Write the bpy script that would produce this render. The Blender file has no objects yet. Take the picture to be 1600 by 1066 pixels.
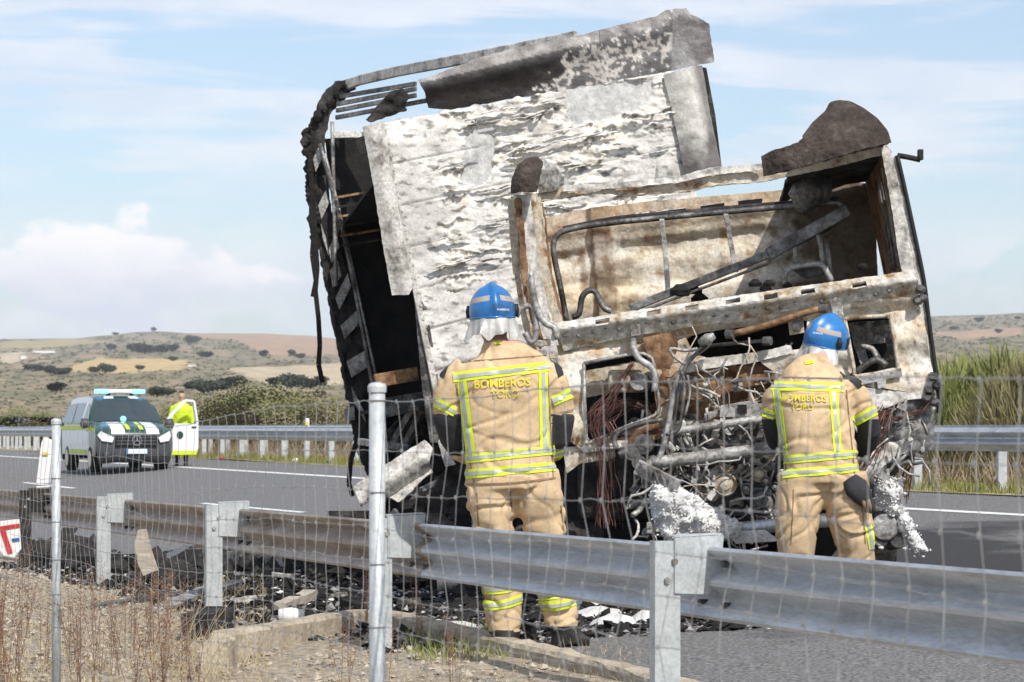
import bpy, bmesh, math, random
from mathutils import Vector, Matrix, noise
from mathutils.bvhtree import BVHTree
random.seed(7)
R = math.radians
sc = bpy.context.scene
COL = sc.collection
F = 3950.0; HZ = 671.0; CZ = 1.15          # focal length in photo pixels, horizon row, camera height

# ------------------------------------------------------------------ camera
cd = bpy.data.cameras.new('camera'); cam = bpy.data.objects.new('camera', cd); COL.objects.link(cam)
cam.location = (0, 0, CZ); cam.rotation_euler = (R(90), 0, 0)
cd.sensor_width = 36; cd.lens = F*36/1600; cd.shift_y = (HZ-533)/1600
cd.clip_start = 0.1; cd.clip_end = 20000
cd.dof.use_dof = True; cd.dof.focus_distance = 15.5; cd.dof.aperture_fstop = 11
sc.camera = cam
# ------------------------------------------------------------------ sun and sky
SUN_EL = R(47); SUN_AZ = R(26)              # sun behind the camera, to the right
to_sun = Vector((math.sin(SUN_AZ)*math.cos(SUN_EL), -math.cos(SUN_AZ)*math.cos(SUN_EL), math.sin(SUN_EL)))
ld = bpy.data.lights.new('sun', 'SUN'); ld.energy = 4.4; ld.angle = R(0.6); ld.color = (1, .95, .88)
lo = bpy.data.objects.new('sun', ld); COL.objects.link(lo)
lo.rotation_euler = to_sun.to_track_quat('Z', 'Y').to_euler(); lo.location = (10, -10, 30)
w = bpy.data.worlds.new('World'); sc.world = w; w.use_nodes = True
nt = w.node_tree; N = nt.nodes; L = nt.links
for n in list(N): N.remove(n)
def nd(t, **k):
    n = N.new(t)
    for a, b in k.items(): setattr(n, a, b)
    return n
sky = nd('ShaderNodeTexSky', sky_type='NISHITA'); sky.sun_disc = False
sky.sun_elevation = SUN_EL; sky.sun_rotation = math.pi - SUN_AZ; sky.air_density = 1.0; sky.dust_density = 1.2; sky.ozone_density = 1.5
geo = nd('ShaderNodeTexCoord'); sep = nd('ShaderNodeSeparateXYZ'); L.new(geo.outputs['Generated'], sep.inputs[0])
def math_(op, a, b=None, c=None):
    n = nd('ShaderNodeMath', operation=op)
    for i, v in enumerate((a, b, c)):
        if v is None: continue
        if isinstance(v, (int, float)): n.inputs[i].default_value = v
        else: L.new(v, n.inputs[i])
    return n.outputs[0]
az = math_('ARCTAN2', sep.outputs[0], sep.outputs[1]); el = math_('ARCSINE', sep.outputs[2])
def cloud(sx, sy, scale, detail, lo_, hi_, seed, rough=.55, dist=0.0):
    cb = nd('ShaderNodeCombineXYZ'); L.new(math_('MULTIPLY', az, sx), cb.inputs[0]); L.new(math_('MULTIPLY', el, sy), cb.inputs[1]); cb.inputs[2].default_value = seed
    no = nd('ShaderNodeTexNoise'); no.inputs['Scale'].default_value = scale; no.inputs['Detail'].default_value = detail; no.inputs['Roughness'].default_value = rough; no.inputs['Distortion'].default_value = dist
    L.new(cb.outputs[0], no.inputs['Vector'])
    mr = nd('ShaderNodeMapRange'); mr.interpolation_type = 'SMOOTHSTEP'; mr.inputs[1].default_value = lo_; mr.inputs[2].default_value = hi_
    L.new(no.outputs[0], mr.inputs[0]); return mr.outputs[0]
streak = cloud(8, 62, 1.0, 7, .44, .58, 5.1, .5, .3)
cumul = cloud(14, 26, 1.0, 9, .40, .50, 4.2, .58, .3)
lowm = nd('ShaderNodeMapRange'); lowm.interpolation_type = 'SMOOTHSTEP'; L.new(el, lowm.inputs[0]); lowm.inputs[1].default_value = R(5.6); lowm.inputs[2].default_value = R(3.2)
him = nd('ShaderNodeMapRange'); him.interpolation_type = 'SMOOTHSTEP'; L.new(el, him.inputs[0]); him.inputs[1].default_value = R(4.6); him.inputs[2].default_value = R(6.6)
def bump_(a0, aw, e0, ew, h):      # where a cumulus bank towers up out of the low cloud
    u = math_('DIVIDE', math_('SUBTRACT', az, R(a0)), R(aw)); v = math_('DIVIDE', math_('SUBTRACT', el, R(e0)), R(ew))
    return math_('MULTIPLY', math_('POWER', 2.718, math_('MULTIPLY', math_('ADD', math_('MULTIPLY', u, u), math_('MULTIPLY', v, v)), -1)), h)
bank = None
for k_ in range(10):
    q = bump_(-9.2+36*(k_-4), 3.6, 3.4, 1.35, .42); bank = q if bank is None else math_('ADD', bank, q)
    bank = math_('ADD', bank, bump_(14+36*(k_-4), 3.2, 3.0, 1.0, .3))
cb2 = nd('ShaderNodeCombineXYZ'); L.new(math_('MULTIPLY', az, 42), cb2.inputs[0]); L.new(math_('MULTIPLY', el, 60), cb2.inputs[1]); cb2.inputs[2].default_value = 2.4
n2_ = nd('ShaderNodeTexNoise'); n2_.inputs['Scale'].default_value = 1; n2_.inputs['Detail'].default_value = 9; n2_.inputs['Roughness'].default_value = .5; L.new(cb2.outputs[0], n2_.inputs['Vector'])
bk_ = nd('ShaderNodeMapRange'); bk_.interpolation_type = 'SMOOTHSTEP'; L.new(math_('ADD', bank, math_('MULTIPLY', n2_.outputs[0], .55)), bk_.inputs[0]); bk_.inputs[1].default_value = .44; bk_.inputs[2].default_value = .53
cl = math_('MAXIMUM', math_('MULTIPLY', cumul, lowm.outputs[0]), math_('MULTIPLY', streak, him.outputs[0]))
cl = math_('MULTIPLY', cl, 0.62)
shade = cloud(20, 44, 1.0, 6, .3, .7, 9.3)
ccol = nd('ShaderNodeMix', data_type='RGBA'); L.new(shade, ccol.inputs[0])
ccol.inputs[6].default_value = (5.3, 5.5, 6.2, 1); ccol.inputs[7].default_value = (6.7, 6.6, 6.75, 1)
hz = nd('ShaderNodeMapRange'); hz.interpolation_type = 'SMOOTHSTEP'; L.new(el, hz.inputs[0]); hz.inputs[1].default_value = R(6); hz.inputs[2].default_value = R(0); hz.inputs[3].default_value = .15; hz.inputs[4].default_value = .42
pale = nd('ShaderNodeMix', data_type='RGBA'); L.new(hz.outputs[0], pale.inputs[0]); L.new(sky.outputs[0], pale.inputs[6]); pale.inputs[7].default_value = (4.7, 5.4, 6.5, 1)
mix = nd('ShaderNodeMix', data_type='RGBA'); L.new(cl, mix.inputs[0]); L.new(pale.outputs[2], mix.inputs[6]); L.new(ccol.outputs[2], mix.inputs[7])
bsh = nd('ShaderNodeMapRange'); bsh.interpolation_type = 'SMOOTHSTEP'; L.new(math_('ADD', el, math_('MULTIPLY', math_('SUBTRACT', n2_.outputs[0], .5), .04)), bsh.inputs[0]); bsh.inputs[1].default_value = R(2.0); bsh.inputs[2].default_value = R(4.6)
bcol = nd('ShaderNodeMix', data_type='RGBA'); L.new(bsh.outputs[0], bcol.inputs[0]); bcol.inputs[6].default_value = (5.0, 5.2, 6.1, 1); bcol.inputs[7].default_value = (7.6, 7.3, 7.3, 1)
mixb = nd('ShaderNodeMix', data_type='RGBA'); L.new(math_('MULTIPLY', bk_.outputs[0], .92), mixb.inputs[0]); L.new(mix.outputs[2], mixb.inputs[6]); L.new(bcol.outputs[2], mixb.inputs[7]); mix = mixb
bg = nd('ShaderNodeBackground'); bg.inputs[1].default_value = 0.15; L.new(mix.outputs[2], bg.inputs[0])
wo = nd('ShaderNodeOutputWorld'); L.new(bg.outputs[0], wo.inputs[0])
sc.view_settings.view_transform = 'Standard'; sc.view_settings.look = 'None'; sc.view_settings.exposure = 0.1; sc.view_settings.gamma = 1

# ------------------------------------------------------------------ geometry helpers
def at(px, py, Y): return Vector(((px-800)/F*Y, Y, CZ+(HZ-py)/F*Y))
class Plane:
    def __init__(s, px, py, Y, a, back=0.0):
        s.n = Vector((math.sin(R(a)), -math.cos(R(a)), 0)); s.o = at(px, py, Y) - s.n*back; s.u = Vector((math.cos(R(a)), math.sin(R(a)), 0))
    def hit(s, px, py, d=0.0):
        r = Vector(((px-800)/F, 1, (HZ-py)/F)); c = Vector((0, 0, CZ))
        return c + r*((s.o-c).dot(s.n)/r.dot(s.n)) + s.n*d
    def shifted(s, back):
        q = Plane.__new__(Plane); q.n = s.n; q.u = s.u; q.o = s.o - s.n*back; return q
RD = Vector((-.3502, .9367, 0)); RN = Vector((.9367, .3502, 0))     # along / across the road
def off_of(x, y): return RN.x*x + RN.y*y
def near_h(Y): return -.013*min(max(Y-13, 0), 27)
def ground(x, y):
    o = off_of(x, y); hn = near_h(y)
    if o < 4.9: return hn - .06 - .10*min(1, max(0, (4.9-o)/1.4))
    if o < 15.6: return hn-.06 + (.48-hn)*(o-4.9)/10.7
    return .42 + (o-15.6)*.01
def on_ground(px, py):
    lo_, hi_ = 2.0, 400.0
    f = lambda Y: (lambda p: p.z-ground(p.x, p.y))(at(px, py, Y))
    for _ in range(50):
        m = (lo_+hi_)/2
        if f(m) > 0: lo_ = m
        else: hi_ = m
    return at(px, py, lo_)
def road_pt(off, t, z=None):
    p = RN*off + RD*t
    return Vector((p.x, p.y, ground(p.x, p.y) if z is None else z))

class MB:
    def __init__(s): s.v = []; s.f = []; s.mi = []; s.c = None
    def add(s, vs, fs, mi=0):
        b = len(s.v); s.v += [tuple(v) for v in vs]; s.f += [tuple(b+i for i in f) for f in fs]; s.mi += [mi]*len(fs); return s
    def box(s, c, size, M=None, mi=0):
        x, y, z = size[0]/2, size[1]/2, size[2]/2
        vs = [Vector((a*x, b*y, d*z)) for a in (-1, 1) for b in (-1, 1) for d in (-1, 1)]
        if M is not None: vs = [M @ v for v in vs]
        return s.add([v+Vector(c) for v in vs], [(0,1,3,2),(4,6,7,5),(0,4,5,1),(2,3,7,6),(0,2,6,4),(1,5,7,3)], mi)
    def prism(s, poly, ext, mi=0):
        n = len(poly); vs = list(poly)+[p+ext for p in poly]
        return s.add(vs, [tuple(range(n)), tuple(range(2*n-1, n-1, -1))]+[(i, n+i, n+(i+1) % n, (i+1) % n) for i in range(n)], mi)
    def tube(s, pts, r, n=8, mi=0, caps=True):
        pts = [Vector(p) for p in pts]; rings = []
        prev = None
        for i, p in enumerate(pts):
            t = (pts[min(i+1, len(pts)-1)]-pts[max(i-1, 0)])
            t = t.normalized() if t.length > 1e-9 else Vector((0, 0, 1))
            a = prev if prev is not None else (Vector((0, 0, 1)) if abs(t.z) < .9 else Vector((1, 0, 0)))
            a = (a - t*a.dot(t)); a = a.normalized() if a.length > 1e-6 else t.orthogonal().normalized()
            prev = a; b = t.cross(a)
            rr = r[i] if isinstance(r, (list, tuple)) else r
            rings.append([p + a*(rr*math.cos(2*math.pi*k/n)) + b*(rr*math.sin(2*math.pi*k/n)) for k in range(n)])
        vs = [v for g in rings for v in g]; m = len(rings)
        fs = [(i*n+k, i*n+(k+1) % n, (i+1)*n+(k+1) % n, (i+1)*n+k) for i in range(m-1) for k in range(n)]
        if caps: fs += [tuple(range(n-1, -1, -1)), tuple((m-1)*n+k for k in range(n))]
        return s.add(vs, fs, mi)
    def bar(s, a, b, w_, d_, up=(0, 0, 1), mi=0):
        a = Vector(a); b = Vector(b); t = (b-a).normalized(); u = Vector(up); u = (u-t*u.dot(t))
        u = u.normalized() if u.length > 1e-5 else t.orthogonal().normalized(); q = t.cross(u)
        vs = [p+u*(w_/2*i)+q*(d_/2*j) for p in (a, b) for i, j in ((-1,-1),(1,-1),(1,1),(-1,1))]
        return s.add(vs, [(3,2,1,0),(4,5,6,7)]+[(k, (k+1) % 4, 4+(k+1) % 4, 4+k) for k in range(4)], mi)
    def loft(s, rings, n=20, mi=0, power=2.0):
        """rings: (centre, rx, ry) ; rx across, ry in depth"""
        out = []
        for i, (c, rx, ry) in enumerate(rings):
            a = Vector(rings[max(i-1, 0)][0]); b = Vector(rings[min(i+1, len(rings)-1)][0]); t = (b-a).normalized()
            x = Vector((1, 0, 0)); x = x-t*x.dot(t)
            x = x.normalized() if x.length > .2 else (Vector((0, 0, 1))-t*t.z).normalized()
            y = t.cross(x)
            for k in range(n):
                an = 2*math.pi*k/n; ca, sa = math.cos(an), math.sin(an); e = 2/power
                out.append(Vector(c)+x*(rx*math.copysign(abs(ca)**e, ca))+y*(ry*math.copysign(abs(sa)**e, sa)))
        m = len(rings)
        fs = [(i*n+k, i*n+(k+1) % n, (i+1)*n+(k+1) % n, (i+1)*n+k) for i in range(m-1) for k in range(n)]
        fs += [tuple(range(n-1, -1, -1)), tuple((m-1)*n+k for k in range(n))]
        return s.add(out, fs, mi)
    def disc(s, c, axis, r, t, n=24, mi=0):
        axis = Vector(axis).normalized(); return s.tube([Vector(c)-axis*t/2, Vector(c)+axis*t/2], r, n, mi)
    def mesh(s, name):
        me = bpy.data.meshes.new(name); me.from_pydata(s.v, [], s.f); me.update(); return me
    def build(s, name, mats, parent=None, smooth=False, bevel=0, solid=0, colors=None):
        me = s.mesh(name); o = bpy.data.objects.new(name, me); COL.objects.link(o)
        for m in (mats if isinstance(mats, (list, tuple)) else [mats]): me.materials.append(m)
        if any(s.mi): me.polygons.foreach_set('material_index', s.mi)
        if smooth: me.polygons.foreach_set('use_smooth', [True]*len(me.polygons))
        if colors:
            ca = me.color_attributes.new('Col', 'FLOAT_COLOR', 'POINT')
            ca.data.foreach_set('color', [x for c in colors for x in (c[0], c[1], c[2], 1)])
        bm = bmesh.new(); bm.from_mesh(me); bmesh.ops.recalc_face_normals(bm, faces=bm.faces) if not solid and not colors else None
        bm.to_mesh(me); bm.free()
        if bevel:
            md = o.modifiers.new('bevel', 'BEVEL'); md.width = bevel; md.segments = 2; md.limit_method = 'ANGLE'; md.angle_limit = R(35)
        if solid:
            md = o.modifiers.new('solid', 'SOLIDIFY'); md.thickness = solid; md.offset = 0
            md = o.modifiers.new('edges', 'EDGE_SPLIT'); md.split_angle = R(42)
        if parent is not None:
            o.parent = parent; o.matrix_parent_inverse = parent.matrix_world.inverted()
        return o
def tag(o, label=None, cat=None, group=None, kind=None):
    for k, v in (('label', label), ('category', cat), ('group', group), ('kind', kind)):
        if v: o[k] = v
    return o
def thing(name, loc, label, cat, group=None, rz=0):
    o = bpy.data.objects.new(name, None); COL.objects.link(o); o.empty_display_size = .1
    o.location = loc; o.rotation_euler = (0, 0, rz); bpy.context.view_layer.update(); return tag(o, label, cat, group)
def copy_tree(o, parent=None):
    c = o.copy(); COL.objects.link(c)
    if parent is not None: c.parent = parent; c.matrix_parent_inverse = o.matrix_parent_inverse.copy()
    for ch in list(o.children): copy_tree(ch, c)
    return c
def inpoly(x, y, poly):
    c = False; j = len(poly)-1
    for i in range(len(poly)):
        xi, yi = poly[i]; xj, yj = poly[j]
        if (yi > y) != (yj > y) and x < (xj-xi)*(y-yi)/(yj-yi)+xi: c = not c
        j = i
    return c
def nz(x, y, z=0.0): return noise.noise(Vector((x, y, z)))
def fb(x, y, z=0.0, o=4):
    return noise.fractal(Vector((x, y, z)), 1.0, 2.0, o)
def ss(x, a, b):
    t = max(0, min(1, (x-a)/(b-a))); return t*t*(3-2*t)
def sheet(name, poly, plane, mat, parent, holes=(), step=4, disp=None, col=None, solid=.006, jag=2.0):
    """a sheet of metal cut to a traced outline, lying in a real plane, dented by disp (metres)"""
    xs = [p[0] for p in poly]; ys = [p[1] for p in poly]
    x0, x1, y0, y1 = min(xs), max(xs), min(ys), max(ys)
    nx = int((x1-x0)/step)+2; ny = int((y1-y0)/step)+2
    mb = MB(); cells = set()
    for i in range(nx):
        for j in range(ny):
            cx, cy = x0+(i+.5)*step, y0+(j+.5)*step
            if inpoly(cx, cy, poly) and not any(inpoly(cx, cy, h) for h in holes): cells.add((i, j))
    loops = [poly]+list(holes); idx = {}; cols = []
    def near(x, y):
        best = None
        for lp in loops:
            for k in range(len(lp)):
                ax, ay = lp[k-1]; bx, by = lp[k]; dx, dy = bx-ax, by-ay; l2 = dx*dx+dy*dy or 1
                t = max(0, min(1, ((x-ax)*dx+(y-ay)*dy)/l2)); qx, qy = ax+t*dx, ay+t*dy; d = (qx-x)**2+(qy-y)**2
                if best is None or d < best[0]: best = (d, qx, qy)
        return best
    def vid(i, j):
        if (i, j) not in idx:
            px, py = x0+i*step, y0+j*step
            full = all(c in cells for c in ((i-1, j-1), (i-1, j), (i, j-1), (i, j)))
            if not full:
                d, qx, qy = near(px, py)
                if d < (step*1.3)**2: px, py = qx+jag*.5*nz(qx*.11, qy*.11, 5), qy+jag*.5*nz(qx*.11, qy*.11, 9)
            idx[i, j] = len(mb.v); mb.v.append(tuple(plane.hit(px, py, disp(px, py) if disp else 0)))
            cols.append(col(px, py) if col else (1, 1, 1))
        return idx[i, j]
    for (i, j) in sorted(cells):
        mb.f.append((vid(i, j), vid(i, j+1), vid(i+1, j+1), vid(i+1, j))); mb.mi.append(0)
    return mb.build(name, mat, parent, smooth=True, solid=solid, colors=cols if col else None)

# ------------------------------------------------------------------ materials
def lin(c): return tuple((x/255/12.92 if x/255 <= .04045 else ((x/255+.055)/1.055)**2.4) for x in c)
def mat(name, base, rough=.7, metal=0.0, var=None, scale=6.0, detail=6, bump=0.0, bscale=None, stretch=None, attr=False, spec=.3, coat=0.0, stops=None, emit=None, trans=0.0, fine=.72):
    m = bpy.data.materials.new(name); m.use_nodes = True; t = m.node_tree; n = t.nodes; l = t.links; p = n['Principled BSDF']
    p.inputs['Roughness'].default_value = rough; p.inputs['Metallic'].default_value = metal; p.inputs['Specular IOR Level'].default_value = spec; p.inputs['Coat Weight'].default_value = coat
    p.inputs['Base Color'].default_value = (*base, 1)
    if trans: p.inputs['Transmission Weight'].default_value = trans
    tc = n.new('ShaderNodeTexCoord'); src = tc.outputs['Object']
    if stretch:
        mp = n.new('ShaderNodeMapping'); mp.inputs['Scale'].default_value = stretch; l.new(src, mp.inputs[0]); src = mp.outputs[0]
    if stops or var:
        no = n.new('ShaderNodeTexNoise'); no.inputs['Scale'].default_value = scale; no.inputs['Detail'].default_value = detail; no.inputs['Roughness'].default_value = .62; l.new(src, no.inputs['Vector'])
        rp = n.new('ShaderNodeValToRGB'); l.new(no.outputs[0], rp.inputs[0]); e = rp.color_ramp.elements
        st = stops if stops else [(.32, var), (.66, base)]
        while len(e) < len(st): e.new(.5)
        for k, (po, c) in enumerate(st): e[k].position = po; e[k].color = (*c, 1)
        out = rp.outputs[0]
        if stops:
            n2 = n.new('ShaderNodeTexNoise'); n2.inputs['Scale'].default_value = scale*6.3; n2.inputs['Detail'].default_value = 10; n2.inputs['Roughness'].default_value = .7; l.new(src, n2.inputs['Vector'])
            r2 = n.new('ShaderNodeMapRange'); r2.inputs[1].default_value = .36; r2.inputs[2].default_value = .56; r2.inputs[3].default_value = fine; r2.inputs[4].default_value = 1.08; l.new(n2.outputs[0], r2.inputs[0])
            m2 = n.new('ShaderNodeMix'); m2.data_type = 'RGBA'; m2.blend_type = 'MULTIPLY'; m2.inputs[0].default_value = 1; l.new(out, m2.inputs[6]); l.new(r2.outputs[0], m2.inputs[7]); out = m2.outputs[2]
    else: out = None
    if attr:
        a = n.new('ShaderNodeVertexColor'); a.layer_name = 'Col'
        if out is not None:
            mx = n.new('ShaderNodeMix'); mx.data_type = 'RGBA'; mx.blend_type = 'MULTIPLY'; mx.inputs[0].default_value = 1
            l.new(a.outputs[0], mx.inputs[6]); l.new(out, mx.inputs[7]); out = mx.outputs[2]
        else: out = a.outputs[0]
    if out is not None: l.new(out, p.inputs['Base Color'])
    if bump:
        nb = n.new('ShaderNodeTexNoise'); nb.inputs['Scale'].default_value = bscale or scale*4; nb.inputs['Detail'].default_value = 8; l.new(src, nb.inputs['Vector'])
        b = n.new('ShaderNodeBump'); b.inputs['Strength'].default_value = bump; b.inputs['Distance'].default_value = .02; l.new(nb.outputs[0], b.inputs['Height']); l.new(b.outputs[0], p.inputs['Normal'])
    if emit:
        p.inputs['Emission Color'].default_value = (*emit[0], 1); p.inputs['Emission Strength'].default_value = emit[1]
    return m
M = {}
M['soot'] = mat('soot', (.022, .02, .019), .9, var=(.006, .006, .006), scale=5, bump=.6, bscale=30)
M['char'] = mat('char', (.05, .046, .043), .85, stops=[(.3, (.008, .008, .008)), (.55, (.035, .032, .03)), (.75, (.12, .11, .1))], scale=7, bump=.7, bscale=40)
M['burnt'] = mat('burnt', (.4, .35, .26), .75, .1, stops=[(.27, (.03, .025, .02)), (.36, (.24, .15, .08)), (.44, (.48, .41, .31)), (.60, (.55, .50, .42)), (.75, (.50, .49, .46))], scale=5, detail=9, bump=.35, bscale=25, fine=.6)
M['cowl'] = mat('cowl', (.5, .5, .46), .65, .15, stops=[(.28, (.06, .045, .035)), (.37, (.30, .19, .10)), (.44, (.48, .44, .36)), (.53, (.58, .565, .52)), (.75, (.64, .64, .62))], scale=4.5, detail=9, bump=.3, bscale=25, fine=.6)
M['rust'] = mat('rust', (.3, .18, .09), .85, stops=[(.3, (.025, .018, .014)), (.45, (.15, .08, .04)), (.6, (.34, .21, .11)), (.75, (.42, .34, .24))], scale=4, detail=8, bump=.4, bscale=30, fine=.42)
M['ashmetal'] = mat('ashmetal', (.62, .61, .58), .7, .1, stops=[(.3, (.09, .08, .075)), (.39, (.33, .31, .28)), (.48, (.54, .52, .48)), (.70, (.66, .65, .62))], scale=6, detail=8, bump=.3, bscale=30, fine=.6)
M['steel'] = mat('steel', (.22, .22, .22), .5, .5, stops=[(.3, (.03, .028, .026)), (.5, (.14, .135, .13)), (.72, (.36, .36, .35))], scale=5, bump=.3, bscale=30, fine=.42)
M['palesteel'] = mat('palesteel', (.45, .45, .44), .55, .3, stops=[(.3, (.12, .1, .08)), (.5, (.36, .35, .33)), (.72, (.58, .58, .57))], scale=6, bump=.3, bscale=30, fine=.42)
M['wallcol'] = mat('wallcol', (1, 1, 1), .8, 0, stops=[(.3, (.8, .79, .78)), (.55, (1.05, 1.05, 1.04))], scale=9, detail=8, attr=True, bump=.3, bscale=28, fine=.82)
M['sheetcol'] = mat('sheetcol', (1, 1, 1), .6, .15, stops=[(.3, (.6, .6, .6)), (.6, (1, 1, 1))], scale=14, detail=8, attr=True, bump=.3, bscale=40)
M['copper'] = mat('copper', (.19, .095, .08), .6, .2, var=(.05, .022, .018), scale=12)
M['foam'] = mat('foam', (.74, .74, .73), .95, var=(.45, .45, .44), scale=9, bump=.7, bscale=55)
M['galv'] = mat('galv', (.52, .55, .57), .42, .55, stops=[(.3, (.36, .38, .40)), (.6, (.55, .58, .60)), (.8, (.64, .67, .69))], scale=8, detail=8, bump=.08, bscale=60, fine=.86)
M['galvpost'] = mat('galvpost', (.62, .66, .67), .5, .25, stops=[(.3, (.36, .385, .39)), (.6, (.50, .53, .535)), (.8, (.58, .61, .615))], scale=10, detail=8, bump=.06, bscale=60, fine=.86)
M['rail'] = mat('rail', (.42, .44, .46), .42, .5, stops=[(.3, (.36, .375, .39)), (.55, (.52, .54, .56)), (.8, (.62, .64, .66))], scale=3, detail=8, stretch=(1, 1, 6), bump=.06, bscale=20, fine=.85)
M['railburnt'] = mat('railburnt', (.36, .31, .26), .5, .35, stops=[(.3, (.22, .17, .13)), (.5, (.40, .33, .27)), (.75, (.48, .44, .40))], scale=1.6, detail=9, stretch=(1, 1, 3), bump=.1, bscale=20)
M['wire'] = mat('wire', (.42, .43, .43), .5, .4, var=(.27, .25, .23), scale=20)
M['asphalt'] = mat('asphalt', (.16, .157, .155), .9, stops=[(.38, (.07, .068, .067)), (.5, (.155, .152, .15)), (.62, (.28, .275, .27))], scale=45, detail=9, bump=.5, bscale=120)
M['paint'] = mat('paint', (.78, .78, .76), .7, var=(.55, .55, .53), scale=12)
M['concrete'] = mat('concrete', (.44, .38, .3), .9, stops=[(.3, (.24, .2, .15)), (.5, (.42, .36, .27)), (.62, (.47, .42, .34)), (.70, (.45, .30, .08))], scale=4.5, detail=10, bump=.5, bscale=50)
M['dirt'] = mat('dirt', (.36, .3, .22), .95, stops=[(.3, (.14, .115, .085)), (.48, (.32, .27, .2)), (.6, (.42, .36, .28)), (.75, (.52, .47, .39))], scale=16, detail=10, bump=.9, bscale=60)
M['tan'] = mat('tan', (.56, .39, .21), .9, stops=[(.28, (.34, .25, .155)), (.46, (.52, .385, .235)), (.75, (.60, .455, .285))], scale=3.5, detail=10, bump=.12, bscale=60, spec=.1, fine=.86)
M['sleeve'] = mat('sleeve', (.045, .046, .05), .8, var=(.025, .025, .028), scale=8, bump=.3, spec=.2)
M['boot'] = mat('boot', (.02, .02, .021), .6, var=(.05, .047, .044), scale=14, bump=.2)
M['skin'] = mat('skin', (.5, .3, .21), .6)
M['fluo'] = mat('fluo', (.72, .86, .03), .7, var=(.55, .7, .03), scale=20)
M['silver'] = mat('silver', (.46, .48, .45), .45, .1, var=(.36, .38, .36), scale=20)
M['print'] = mat('print', (.66, .56, .06), .8)
M['blue'] = mat('blue', (.014, .15, .42), .35, coat=.3, stops=[(.3, (.02, .06, .13)), (.42, (.014, .13, .36)), (.7, (.02, .18, .48))], scale=7, detail=10, spec=.5, bump=.05, fine=.85)
M['band'] = mat('band', (.42, .36, .32), .5, var=(.3, .26, .24), scale=20)
M['neck'] = mat('neck', (.54, .535, .51), .5, .2, var=(.34, .33, .31), scale=9, bump=.3, bscale=20)
M['black'] = mat('black', (.015, .015, .016), .6)
M['white'] = mat('white', (.78, .78, .77), .5, var=(.68, .68, .67), scale=6)
M['red'] = mat('red', (.55, .03, .04), .6, var=(.42, .03, .03), scale=8)
M['wood'] = mat('wood', (.52, .47, .39), .85, var=(.32, .28, .22), scale=6, stretch=(1, 1, 8), bump=.3)
M['leather'] = mat('leather', (.3, .18, .1), .8, var=(.16, .1, .06), scale=12)
# ================================================================== SETTING
def strip(name, offs, t0, t1, dt, mt, kind='structure', dz=0.0, zf=None, smooth=True):
    mb = MB(); n = int((t1-t0)/dt)+1; k = len(offs)
    for i in range(n):
        for o in offs:
            p = RN*o+RD*(t0+i*dt); z = (zf(p, o) if zf else ground(p.x, p.y))+dz; mb.v.append((p.x, p.y, z))
    for i in range(n-1):
        for j in range(k-1): mb.f.append((i*k+j, i*k+j+1, (i+1)*k+j+1, (i+1)*k+j)); mb.mi.append(0)
    o = mb.build(name, mt, smooth=smooth); tag(o, kind=kind); return o
# road, with its soot-blackened patch where the truck burned
mr = M['asphalt']; t = mr.node_tree; n_, l_ = t.nodes, t.links; p_ = n_['Principled BSDF']
lk = p_.inputs['Base Color'].links[0].from_socket
tc = n_.new('ShaderNodeTexCoord'); no = n_.new('ShaderNodeTexNoise'); no.inputs['Scale'].default_value = .55; no.inputs['Detail'].default_value = 9; l_.new(tc.outputs['Object'], no.inputs['Vector'])
sx = n_.new('ShaderNodeVectorMath'); sx.operation = 'DISTANCE'; l_.new(tc.outputs['Object'], sx.inputs[0]); sx.inputs[1].default_value = (-1.2, 20.5, 0)
ad = n_.new('ShaderNodeMath'); ad.operation = 'MULTIPLY_ADD'; l_.new(no.outputs[0], ad.inputs[0]); ad.inputs[1].default_value = 7; l_.new(sx.outputs['Value'], ad.inputs[2])
mrg = n_.new('ShaderNodeMapRange'); l_.new(ad.outputs[0], mrg.inputs[0]); mrg.inputs[1].default_value = 9.3; mrg.inputs[2].default_value = 10.4; mrg.inputs[3].default_value = .85; mrg.inputs[4].default_value = 0
mx = n_.new('ShaderNodeMix'); mx.data_type = 'RGBA'; l_.new(mrg.outputs[0], mx.inputs[0]); l_.new(lk, mx.inputs[6]); mx.inputs[7].default_value = (.022, .021, .021, 1); l_.new(mx.outputs[2], p_.inputs['Base Color'])
strip('road', [4.95+.55*i for i in range(19)]+[15.2], -40, 420, 2.0, M['asphalt'])
strip('edge_line', [13.45, 13.62], -30, 300, 2.0, M['paint'], dz=.005)
for k in range(14):
    o = strip('lane_line', [9.55, 9.67], 34+k*17, 40+k*17, 2.0, M['paint'], dz=.005)
# near verge, large ground sheet behind the road
def gz(p, o):
    return ground(p.x, p.y)+.03*fb(p.x*1.3, p.y*1.3, 1)+(.03*max(0, 3.4-o)*nz(p.x*.4, p.y*.4))
strip('verge', [-60, -30, -14, -8, -5]+[-3+.18*i for i in range(42)]+[4.6, 4.75, 4.9], -40, 120, .35, M['dirt'], zf=lambda p, o: gz(p, o) if -5 < o < 4.8 else ground(p.x, p.y)-.02)
M['farground'] = mat('farground', (.3, .26, .17), .95, stops=[(.3, (.17, .17, .075)), (.5, (.33, .27, .17)), (.7, (.4, .35, .22))], scale=.9, detail=10, bump=.6, bscale=12)
strip('far_verge', [15.2, 15.6, 17, 20, 25, 35, 60, 110], -40, 420, 4, M['farground'], zf=lambda p, o: .40+max(0, o-15.6)*.006+.04*nz(p.x*.3, p.y*.3))
g = MB(); g.add([(-9000, -3000, -9), (9000, -3000, -9), (9000, 14000, -9), (-9000, 14000, -9)], [(0, 1, 2, 3)]); tag(g.build('ground', M['farground']), kind='structure')

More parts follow.
